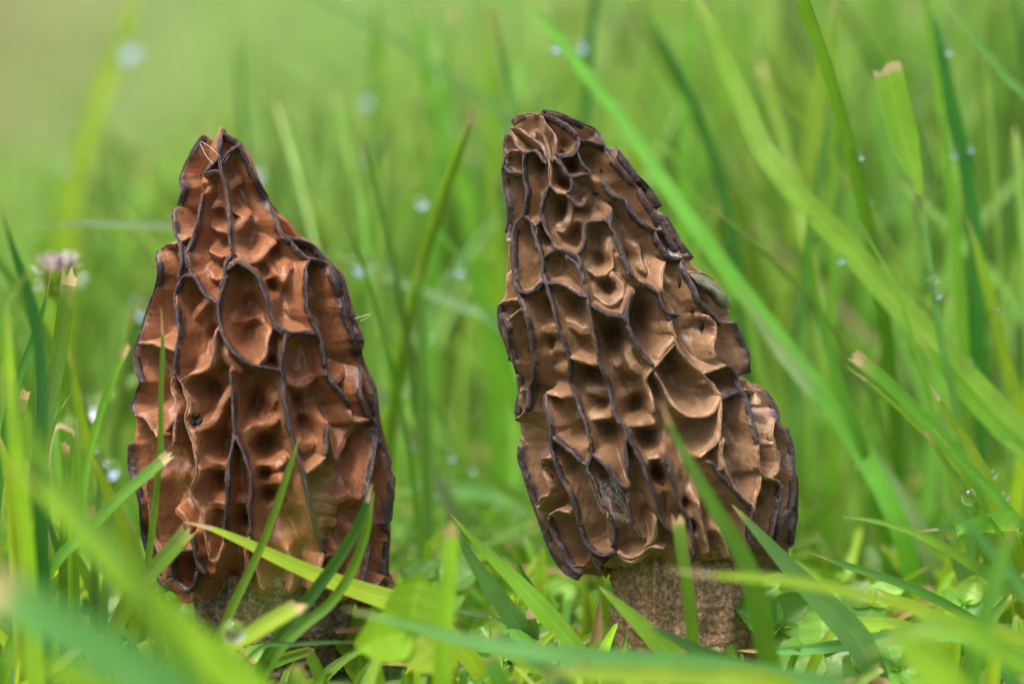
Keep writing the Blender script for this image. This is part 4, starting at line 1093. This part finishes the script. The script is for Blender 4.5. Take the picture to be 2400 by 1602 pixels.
def near_gen():
    y = random.uniform(-0.16, 0.40); x = random.uniform(-0.14, 0.14) * (1 + max(0, y) / DIST)
    if math.hypot(x - 0.028, y) < 0.014 or math.hypot(x + 0.039, y) < 0.015: return None
    h = random.uniform(0.004, 0.013) * (1.8 if y > 0.05 else 1)
    return random_blade(x, y, h, random.uniform(0.0012, 0.0028), random.gauss(0.5, 0.6), random.uniform(0, 6.28), pick([('n', 2), ('p', 3)]), None, None, None, name=None)
def mid_gen():
    y = 0.06 + 0.45 * random.random() ** 1.2
    hw = 0.19 * (1 + y / DIST); x = random.uniform(-hw, hw)
    h = random.uniform(0.05, 0.11) * (1 + 0.35 * x / hw)
    return random_blade(x, y, h, random.uniform(0.0014, 0.0034), random.gauss(0.2, 0.25), random.uniform(0, 6.28), pick([('n', 3), ('p', 2)]), None, None, None, name=None)
merged('meadow_grass', 'thicket of slender green grass close behind the morels', mid_gen, 330, M['sward'])
def foot_gen():
    y = random.uniform(-0.12, 0.06); x = random.uniform(-0.12, 0.12)
    if math.hypot(x - 0.028, y) < 0.014 or math.hypot(x + 0.039, y) < 0.015: return None
    h = random.uniform(0.006, 0.020) * (1.0 if y > -0.03 else 0.75)
    qx, qy, _ = project(np.array([x, y, h]))
    if y < 0.012 and qy < (1545 if 430 < qx < 860 or 1410 < qx < 1800 else 1400): return None
    return random_blade(x, y, h, random.uniform(0.0012, 0.0026), random.gauss(0.5, 0.5), random.uniform(0, 6.28), pick([('n', 2), ('p', 3)]), None, None, None, name=None)
merged('low_grass', 'low bright grass crowding the feet of the morels', foot_gen, 900, M['lime'])
merged('turf', 'short dense turf covering the soil round the morels', near_gen, 5200, M['mid'])

def litter_gen():
    y = random.uniform(-0.10, 0.30); x = random.uniform(-0.13, 0.13) * (1 + max(0, y) / DIST)
    L_ = random.uniform(0.006, 0.022); a = random.uniform(0, 6.28); n = 6; s = np.linspace(-0.5, 0.5, n)
    z0 = random.uniform(0.001, 0.009); k = random.uniform(-0.5, 0.5)
    C = np.stack([x + L_ * s * math.cos(a), y + L_ * s * math.sin(a) + 0.1 * L_ * s * s, z0 + k * L_ * s * 0.4 + 0.004 * (0.25 - s * s)], -1)
    if C[:, 2].min() < 0: C[:, 2] -= C[:, 2].min()
    return ribbon(C, np.full(n, random.uniform(0.0008, 0.0022)) * (1 - 0.5 * np.abs(s)), (0, -0.5, 1), random.uniform(0.1, 0.5), random.uniform(-1, 1))
merged('dead_grass', 'dry tan bits of dead grass lying in the turf', litter_gen, 150, M['dry'])

# ------------------------------------------------------------------ clover
def leaflet_mesh(L_, w, cup, notch=0.12, seed=0):
    """heart-shaped toothed leaflet along +X, base at the origin"""
    nu, nv = 15, 9
    V, UV = [], []
    for i in range(nu):
        s = i / (nu - 1)
        prof = math.sin(math.pi * min(1, s ** 0.72)) ** 0.7 if 0 < s < 1 else 0.0
        half = w * 0.5 * max(prof, 0.03)
        for j in range(nv):
            k = j / (nv - 1) * 2 - 1
            x = L_ * s - notch * L_ * (1 - abs(k)) * max(0, s - 0.8) / 0.2
            tooth = 1 + (0.035 * math.sin(i * 2.9 + seed) if abs(k) == 1 else 0)
            yv = half * k * tooth
            z = cup * w * (abs(k) ** 1.3) * 0.5 - 0.10 * L_ * s * s + 0.012 * w * math.sin(i * 1.9 + abs(k) * 3)
            V.append((x, yv, z)); UV.append((0.5 + 0.5 * k, s))
    F = [(i * nv + j, (i + 1) * nv + j, (i + 1) * nv + j + 1, i * nv + j + 1) for i in range(nu - 1) for j in range(nv - 1)]
    return V, F, UV

def stalk(P, r0, r1, name, mat, parent, off):
    C = catmull(P, 0.0012); n = len(C); m_ = 6
    tan = np.gradient(C, axis=0); tan /= np.linalg.norm(tan, axis=1)[:, None] + 1e-9
    a = np.cross(tan, [0.3, 1, 0.1]); a /= np.linalg.norm(a, axis=1)[:, None]; b = np.cross(tan, a)
    rr_ = np.linspace(r0, r1, n)[:, None]
    V = np.stack([C + (a * math.cos(t) + b * math.sin(t)) * rr_ for t in np.linspace(0, 2 * math.pi, m_, endpoint=False)], 1).reshape(-1, 3)
    F = [(i * m_ + k, i * m_ + (k + 1) % m_, (i + 1) * m_ + (k + 1) % m_, (i + 1) * m_ + k) for i in range(n - 1) for k in range(m_)]
    F += [tuple(range(m_))[::-1], tuple((n - 1) * m_ + k for k in range(m_))]
    return mesh_obj(name, V - off, F, mat, parent, uvs=np.tile([[0.2, 0.5]], (len(V), 1)))

from mathutils import Euler
def clover(px, py, depth, size, label, group, tilt, yaw, cup=0.5, col='clover', leaves=3):
    top = at(px * VS, py * VS, depth / 100.0)
    top[2] = max(top[2], 0.004)
    base = np.array([top[0] + random.uniform(-0.006, 0.006), top[1] + random.uniform(-0.002, 0.006), 0.0])
    root = empty('clover_plant', base)
    tag(root, label, 'clover', group)
    mid = (top + base) / 2 + np.array([random.uniform(-0.002, 0.002), 0.001, 0.001])
    stalk([base + [0, 0, -0.002], mid, top], 0.0005, 0.0004, 'stalk', M['mid'], root, base)
    for k in range(leaves):
        V, F, UV = leaflet_mesh(size, size * random.uniform(0.85, 1.0), cup * random.uniform(0.7, 1.3), seed=k * 2.1 + px)
        e = Euler((tilt[0], tilt[1], 0), 'XYZ').to_matrix() @ Euler((0, -random.uniform(0.1, 0.45), yaw + k * 2.094), 'XYZ').to_matrix()
        Vt = np.array([list(e @ Vector(v)) for v in V]) + top - base
        mesh_obj('leaflet', Vt, F, M[col], root, uvs=UV)
    return root

CG = 'clover plants in the turf'
clover(2212, 1385, 0.4, 0.0052, 'upright rounded clover leaf under the long arching blade', CG, (1.0, 0.1), 1.2, 0.4)
clover(2262, 1400, 1.2, 0.0050, 'clover leaf tucked behind the upright rounded one', CG, (0.8, -0.3), 0.3, 0.5)
clover(1780, 1445, -0.6, 0.0085, 'cupped lime clover leaf beside the tan stem', CG, (0.9, 0.4), 1.0, 0.7)
clover(1885, 1500, -1.6, 0.0085, 'clover leaf with nibbled holes below the flat two-toned blade', CG, (0.9, 0.0), 1.5, 0.2)
clover(1960, 1490, 0.2, 0.0060, 'clover leaf behind the flat two-toned blade', CG, (0.7, -0.2), 0.5, 0.4)
clover(1010, 1355, 1.4, 0.0085, 'round pale edged clover leaf between the morels', CG, (0.5, 0.0), 0.6, 0.3)
clover(985, 1390, -0.4, 0.0050, 'small yellow-green clover leaf beside the russet cap foot', CG, (0.9, 0.0), 1.4, 0.3, 'lime_leaf')
clover(940, 1450, -5.5, 0.0088, 'blurred lime clover leaf in front between the morels', CG, (1.2, 0.0), 1.4, 0.2, 'lime_leaf')
clover(1250, 1500, -0.8, 0.0060, 'clover leaf low beside the dry orange leaf tip', CG, (0.7, 0.3), 0.2, 0.4)
clover(1140, 1500, -1.0, 0.0070, 'dewy clover leaf under the bright pointed blade', CG, (0.7, -0.2), 1.9, 0.5)
clover(1860, 1400, 1.0, 0.0075, 'clover leaf behind the broad bluish blade', CG, (0.8, 0.2), 0.8, 0.5)
clover(2060, 1540, -2.5, 0.0075, 'clover leaf low before the flat two-toned blade', CG, (0.8, 0.2), 2.0, 0.4)
clover(560, 1545, -2.0, 0.0060, 'clover leaf at the foot of the dark grainy stem', CG, (0.7, 0.1), 1.0, 0.4)
clover(840, 1540, -0.5, 0.0075, 'lime clover leaf beside the dark grainy stem', CG, (0.9, 0.1), 0.4, 0.4, 'lime_leaf')
clover(1650, 1330, 2.6, 0.0070, 'clover leaf peeping out behind the tan stem', CG, (0.8, 0.0), 0.9, 0.4)
for i in range(26):
    x = random.uniform(120, 2300)
    place = 'beyond the flower bud' if x < 330 else 'behind the dark grainy stem' if x < 900 else 'in the gap between the stems' if x < 1390 else 'behind the pale flecked stem' if x < 1760 else 'beyond the broad bluish blade'
    clover(x, random.uniform(1385, 1540), random.uniform(0.8, 9.0), random.uniform(0.0045, 0.008), 'small green clover leaf low in the turf ' + place, 'small clover leaves behind the morels',
           (random.uniform(0.3, 1.0), random.uniform(-0.4, 0.4)), random.uniform(0, 2), random.uniform(0.2, 0.6))

# bitten broad leaf with a drop on it
bl = at(2250 * VS, 1218 * VS, 0.002)
bite = empty('bitten_leaf', (bl[0] + 0.012, 0.004, 0.0)); tag(bite, 'broad leaf with a bitten edge holding a dewdrop', 'leaf')
o0 = np.array([bl[0] + 0.012, 0.004, 0.0])
V, F, UV = leaflet_mesh(0.0112, 0.0075, 0.55, 0.0, 3)
e = Euler((0.55, 0.0, math.pi + 0.12), 'XYZ').to_matrix()
Vt = np.array([list(e @ Vector(v)) for v in V]) + bl + np.array([0.0068, 0, 0.0002])
Vt[-27:, 0] = np.maximum(Vt[-27:, 0], bl[0] - 0.0043 + 0.0009 * np.sin(np.arange(27) * 2.3))
mesh_obj('leaf_blade', Vt - o0, F, M['clover'], bite, uvs=UV)
stalk([o0 + [0, 0, -0.002], (o0 + bl + [0.007, 0, 0]) / 2, bl + [0.0066, 0, 0]], 0.0005, 0.0003, 'stalk', M['mid'], bite, o0)

# ------------------------------------------------------------------ flower bud
bd = at(133 * VS, 640 * VS, 0.042)
fb_base = np.array([bd[0] + 0.002, 0.043, 0.0])
fb = empty('flower_bud', fb_base); tag(fb, 'hairy closed pink flower bud on a stalk beyond the thick cut blade', 'flower')
stalk([fb_base + [0, 0, -0.002], (fb_base + bd) / 2 + [-0.001, 0, 0], bd + [0, 0, -0.003]], 0.0008, 0.0007, 'stalk', M['mid'], fb, fb_base)
for k in range(12):                                   # green bracts
    a = k * 2 * math.pi / 12
    V, F, UV = leaflet_mesh(0.0062, 0.0026, 0.35, 0.0, k)
    e = Euler((0, 0, a), 'XYZ').to_matrix() @ Euler((0, -1.25, 0), 'XYZ').to_matrix()
    Vt = np.array([list(e @ Vector(v)) for v in V]) + bd + np.array([0.0016 * math.cos(a), 0.0016 * math.sin(a), -0.0034])
    mesh_obj('bract', Vt - fb_base, F, M['lime'], fb, uvs=UV)
for k in range(16):                                   # folded petals
    a = k * 2 * math.pi / 16 + 0.2
    V, F, UV = leaflet_mesh(0.0060, 0.0019, 0.3, 0.0, k)
    e = Euler((0, 0, a), 'XYZ').to_matrix() @ Euler((0, -1.35 - 0.25 * (k % 2), 0), 'XYZ').to_matrix()
    Vt = np.array([list(e @ Vector(v)) for v in V]) + bd + np.array([0.0019 * math.cos(a) * (1 - 0.4 * (k % 2)), 0.0019 * math.sin(a) * (1 - 0.4 * (k % 2)), -0.0012])
    mesh_obj('petal', Vt - fb_base, F, M['petal'], fb, uvs=UV)
def fibres(curves, r, name, mat, parent, off):
    VV, FF = [], []; o_ = 0
    for C in curves:
        C = np.asarray(C); n = len(C)
        tan = np.gradient(C, axis=0); tan /= np.linalg.norm(tan, axis=1)[:, None] + 1e-12
        a = np.cross(tan, [0.2, 0.9, 0.37]); a /= np.linalg.norm(a, axis=1)[:, None] + 1e-12; b = np.cross(tan, a)
        for t in (0, 2.094, 4.189): VV.append(C + (a * math.cos(t) + b * math.sin(t)) * r)
        FF += [(o_ + k * n + i, o_ + k * n + i + 1, o_ + ((k + 1) % 3) * n + i + 1, o_ + ((k + 1) % 3) * n + i) for i in range(n - 1) for k in range(3)]
        o_ += 3 * n
    return mesh_obj(name, np.vstack(VV) - off, FF, mat, parent)
hairs = []
for k in range(90):
    a, el_ = random.uniform(0, 6.28), random.uniform(-0.5, 1.2)
    dv = np.array([math.cos(a) * math.cos(el_), math.sin(a) * math.cos(el_), math.sin(el_)])
    hairs.append([bd + dv * [0.0026, 0.0026, 0.0034] * 1.0, bd + dv * [0.0040, 0.0040, 0.0046], bd + dv * 0.0056 + [0, 0, 0.0003]])
tag(fibres(hairs, 0.00003, 'hair', M['hair'], fb, fb_base), kind='stuff')

# ------------------------------------------------------------------ dew
def drop_mesh(r, sx=1, sy=1, sz=1):
    nu, nv = 20, 12; V = [(0, 0, r * sz)]
    for i in range(1, nv):
        p = math.pi * i / nv
        for j in range(nu):
            t = 2 * math.pi * j / nu
            V.append((r * sx * math.sin(p) * math.cos(t), r * sy * math.sin(p) * math.sin(t), r * sz * math.cos(p)))
    V.append((0, 0, -r * sz)); last = len(V) - 1
    F = [(0, 1 + j, 1 + (j + 1) % nu) for j in range(nu)]
    for i in range(nv - 2):
        F += [(1 + i * nu + j, 1 + (i + 1) * nu + j, 1 + (i + 1) * nu + (j + 1) % nu, 1 + i * nu + (j + 1) % nu) for j in range(nu)]
    F += [(last, 1 + (nv - 2) * nu + (j + 1) % nu, 1 + (nv - 2) * nu + j) for j in range(nu)]
    return V, F
DV, DF = drop_mesh(1.0)
_me = bpy.data.meshes.new('water_droplet'); _me.from_pydata(DV, [], DF); _me.materials.append(M['water'])
_me.polygons.foreach_set('use_smooth', np.ones(len(_me.polygons), dtype=bool))
BV = np.vstack(BLADES); BX, BY, BF = project(BV)
def cling(px, py, depth):
    """nearest place on a blade near that pixel and about that far back"""
    Y = depth / 100.0
    c = np.hypot(BX - px * VS, BY - py * VS) + 900 * np.abs(BV[:, 1] - Y) + 4000 * (BV[:, 1] < 0.02)
    k = int(np.argmin(c))
    return BV[k].copy(), (BV[k][1] - CAM[1]) / (Y - CAM[1])
def droplet(px, py, depth, rpx, label, group=None, sz=1.0, snap=False):
    P = at(px * VS, py * VS, depth / 100.0)
    if snap: P, _ = cling(px, py, depth)
    o = bpy.data.objects.new('water_droplet', _me); COL.objects.link(o)
    r = rpx * VS * px_size(depth / 100.0)
    o.location = P; o.scale = (r, r, r * sz)
    tag(o, label, 'droplet', group)
    return o
droplet(2222, 1139, -0.05, 17, 'large clear water drop hanging from a thin stalk', None, 1.25)
droplet(2250, 1197, 0.1, 12, 'round dewdrop sitting on the bitten leaf')
droplet(535, 1448, -5.6, 27, 'big blurred water drop before the dark grainy stem')
droplet(408, 1476, -9.0, 13, 'dewdrop on the broad blurred lime blade', 'dewdrops on the broad lime blade')
droplet(448, 1505, -9.0, 12, 'dewdrop on the broad blurred lime blade', 'dewdrops on the broad lime blade')
for x, y, r in ((1142, 1480, 14), (1176, 1478, 12), (1120, 1488, 9), (1156, 1492, 8)):
    droplet(x, y, -0.9, r, 'dewdrop beaded under the wet ribbed blade between the morels', 'dewdrops on the wet ribbed blade')
droplet(967, 463, 8.8, 16, 'bright dewdrop at the tip of a sloping blade between the caps')
droplet(2278, 1086, 1.5, 11, 'bright dewdrop above the bitten leaf', 'dewdrops above the bitten leaf')
droplet(2304, 1137, 1.5, 12, 'bright dewdrop above the bitten leaf', 'dewdrops above the bitten leaf')
droplet(2088, 1513, -2.4, 9, 'dewdrop on the flat two-toned blade')
for x, y in ((985, 1066), (1036, 1044), (1085, 1074)):
    droplet(x, y, 6.6, 13, 'dewdrop on the sloping dewy blade between the morels', 'dewdrops on the dewy blade')
BOK = [(820, 590, 14, 20), (265, 722, 13, 20), (196, 884, 10, 19), (250, 1045, 9, 20), (225, 1010, 11, 18), (285, 1095, 8, 20), (975, 1163, 9, 15), (975, 1275, 6, 14), (960, 872, 12, 15), (1058, 622, 12, 15), (405, 152, 30, 26), (1305, 72, 18, 16),
       (1270, 104, 9, 11), (660, 385, 20, 24), (1222, 1262, 5, 12), (1250, 1300, 5, 10), (1090, 880, 13, 13), (140, 765, 16, 18), (210, 935, 10, 20), (1030, 1100, 9, 13), (2172, 130, 6, 11), (2165, 370, 7, 12), (1970, 1082, 4, 8), (280, 1000, 9, 19)]
rd = random.Random(3)
for _ in range(44):
    zx = rd.choice([(150, 300, 860, 1150), (900, 1240, 950, 1330), (900, 1240, 950, 1330), (1850, 2349, 950, 1330), (1850, 2349, 300, 900), (50, 1150, 150, 800), (400, 1200, 300, 900)])
    dd = rd.uniform(2.5, 11) if zx[3] != 800 and zx[0] != 400 else rd.uniform(12, 28)
    BOK.append((rd.uniform(zx[0], zx[1]), rd.uniform(zx[2], zx[3]), dd, rd.uniform(5, 11) if dd < 12 else rd.uniform(11, 18)))
for x, y, d, r in BOK:
    place = 'beyond the flower bud' if x < 330 else 'behind the russet cap' if x < 860 else 'between the two morels' if x < 1260 else 'above the ochre cap' if x < 1400 else 'past the ochre cap' if x < 2000 else 'near the broad mown leaf' if y < 900 else 'near the bitten leaf'
    size = 'tiny' if r < 8 else 'small' if r < 14 else 'large blurred'
    droplet(x, y, d, r * 1.25, '%s dewdrop glinting on the sward %s' % (size, place), 'dewdrops on the sward behind', snap=True)

# ------------------------------------------------------------------ small things on the caps
def crumb(P, r, label, group, seed, mat, flat_=(1, 1, 1)):
    nu, nv = 9, 6; V = []
    for i in range(nv + 1):
        p = math.pi * i / nv
        for j in range(nu):
            t = 2 * math.pi * j / nu
            q = np.array([math.sin(p) * math.cos(t), math.sin(p) * math.sin(t), math.cos(p)])
            V.append(q * flat_ * r * (1 + 0.3 * wob(q[None] + seed, 1.3, seed % 5)[0]))
    F = [(i * nu + j, (i + 1) * nu + j, (i + 1) * nu + (j + 1) % nu, i * nu + (j + 1) % nu) for i in range(nv) for j in range(nu)]
    o = mesh_obj('soil_crumb', V, F, mat); o.location = P
    tag(o, label, 'dirt', group); return o
def pp(patch, u, v): return PATCH[patch][0] + u * PS, PATCH[patch][1] + v * PS
k = 0
for pt, u, v, r in (('C', 675, 1300, 0.0006), ('C', 690, 1370, 0.0007), ('C', 640, 1370, 0.0005)):
    P = on_cap(VERT_L, *pp(pt, u, v)); crumb(P + [0, -0.0004, 0], r, 'black soil crumb caught in a pit of the russet cap', 'soil crumbs on the russet cap', k, M['soil']); k += 1
for pt, u, v, r, fl in (('G', 970, 825, 0.0005, (1.8, 0.6, 0.8)), ('H', 955, 860, 0.0005, (0.6, 0.6, 1.7)), ('H', 1145, 1240, 0.00055, (0.9, 0.6, 1.8)), ('H', 340, 865, 0.00028, (1, 1, 1)), ('G', 1012, 632, 0.00025, (1, 1, 1)), ('H', 1050, 1110, 0.0004, (0.8, 0.7, 1.6))):
    P = on_cap(VERT_R, *pp(pt, u, v)); crumb(P + [0, -0.0002, 0], r, 'tiny black speck stuck on the ochre cap', 'black specks on the ochre cap', k, M['soil'], fl); k += 1
def tuft(pts, verts, spread, n, label, r=0.00003):
    cs = []
    Q = [on_cap(verts, *p) for p in pts]
    for _ in range(n):
        a = random.choice(Q); b = random.choice(Q)
        p0 = a + np.random.normal(0, spread, 3); p1 = b + np.random.normal(0, spread, 3)
        p0[1] -= 0.0006; p1[1] -= 0.0006
        m_ = (p0 + p1) / 2 + np.random.normal(0, spread * 0.8, 3)
        cs.append(catmull([p0, m_, p1], 0.0005))
    cs = [c for c in cs if len(c) > 1]
    off = Q[0]
    o = fibres(cs, r, 'cobweb', M['silk'], None, off); o.location = off
    tag(o, label, 'cobweb'); return o
tuft([pp('K', 840, 680), pp('K', 870, 760), pp('K', 910, 880), pp('K', 950, 960), pp('K', 960, 620), pp('K', 1010, 700), pp('K', 1040, 800), pp('K', 1080, 930), pp('K', 1100, 1020)], VERT_R, 0.0005, 80, 'white cobweb filling a pit low on the ochre cap', 0.0000075)
tuft([pp('H', 850, 600), pp('H', 870, 620), pp('H', 950, 610)], VERT_R, 0.0003, 22, 'small white tuft of web on the ochre cap shoulder', 0.000016)
def thread(curves, label, r=0.00002):
    off = np.asarray(curves[0][0], float)
    o = fibres([catmull(c, 0.0006) for c in curves], r, 'silk_thread', M['silk'], None, off); o.location = off
    tag(o, label, 'thread'); return o
T1, T2, T3 = on_cap(VERT_L, *pp('A', 680, 190)), on_cap(VERT_L, *pp('A', 820, 400)), on_cap(VERT_L, *pp('A', 880, 340))
thread([[T1, (T1 + T2) / 2 + [0, -0.001, -0.0004], T2 + [0, -0.0005, 0]], [T1, (T1 + T3) / 2 + [0.0003, -0.001, 0.0002], T3 + [0, -0.0005, 0]]], 'fine silk threads strung across the russet cap tip')
T4 = on_cap(VERT_L, *pp('B', 930, 1050))
thread([[T4, T4 + [0.0016, 0, 0.0004], T4 + [0.0030, 0, 0.0009], T4 + [0.0026, 0, 0.0003], T4 + [0.0012, 0, -0.0004]]], 'looped white hair sticking out of the russet cap flank')
# grey-green mould skin in the torn pocket at the ochre cap's flank
ring = [pp('H', *q) for q in ((1040, 790), (1120, 785), (1210, 815), (1300, 890), (1380, 990), (1420, 1100), (1350, 1110), (1280, 1060), (1200, 970), (1120, 880))]
Q = np.array([on_cap(VERT_R, *p) for p in ring]); cen_ = Q.mean(0)
front = [at(p[0], p[1], float(np.clip(q[1], -0.012, -0.003)) - 0.001) for p, q in zip(ring, Q)]
front = np.array(front); fc = front.mean(0)
Vm = [fc + [0, -0.0012, 0]]
for f in (0.4, 0.75, 1.0):
    for p in front: Vm.append(fc + (p - fc) * f + np.array([0, -0.0012 * (1 - f * f), 0]))
nr = len(front)
Fm = [(0, 1 + j, 1 + (j + 1) % nr) for j in range(nr)]
for a in range(2): Fm += [(1 + a * nr + j, 1 + (a + 1) * nr + j, 1 + (a + 1) * nr + (j + 1) % nr, 1 + a * nr + (j + 1) % nr) for j in range(nr)]
om = mesh_obj('mould_patch', np.array(Vm) - np.array(MOREL_R.location), Fm, M['mould'], MOREL_R); om['label'] = 'grey-green mould skin over a torn pocket'
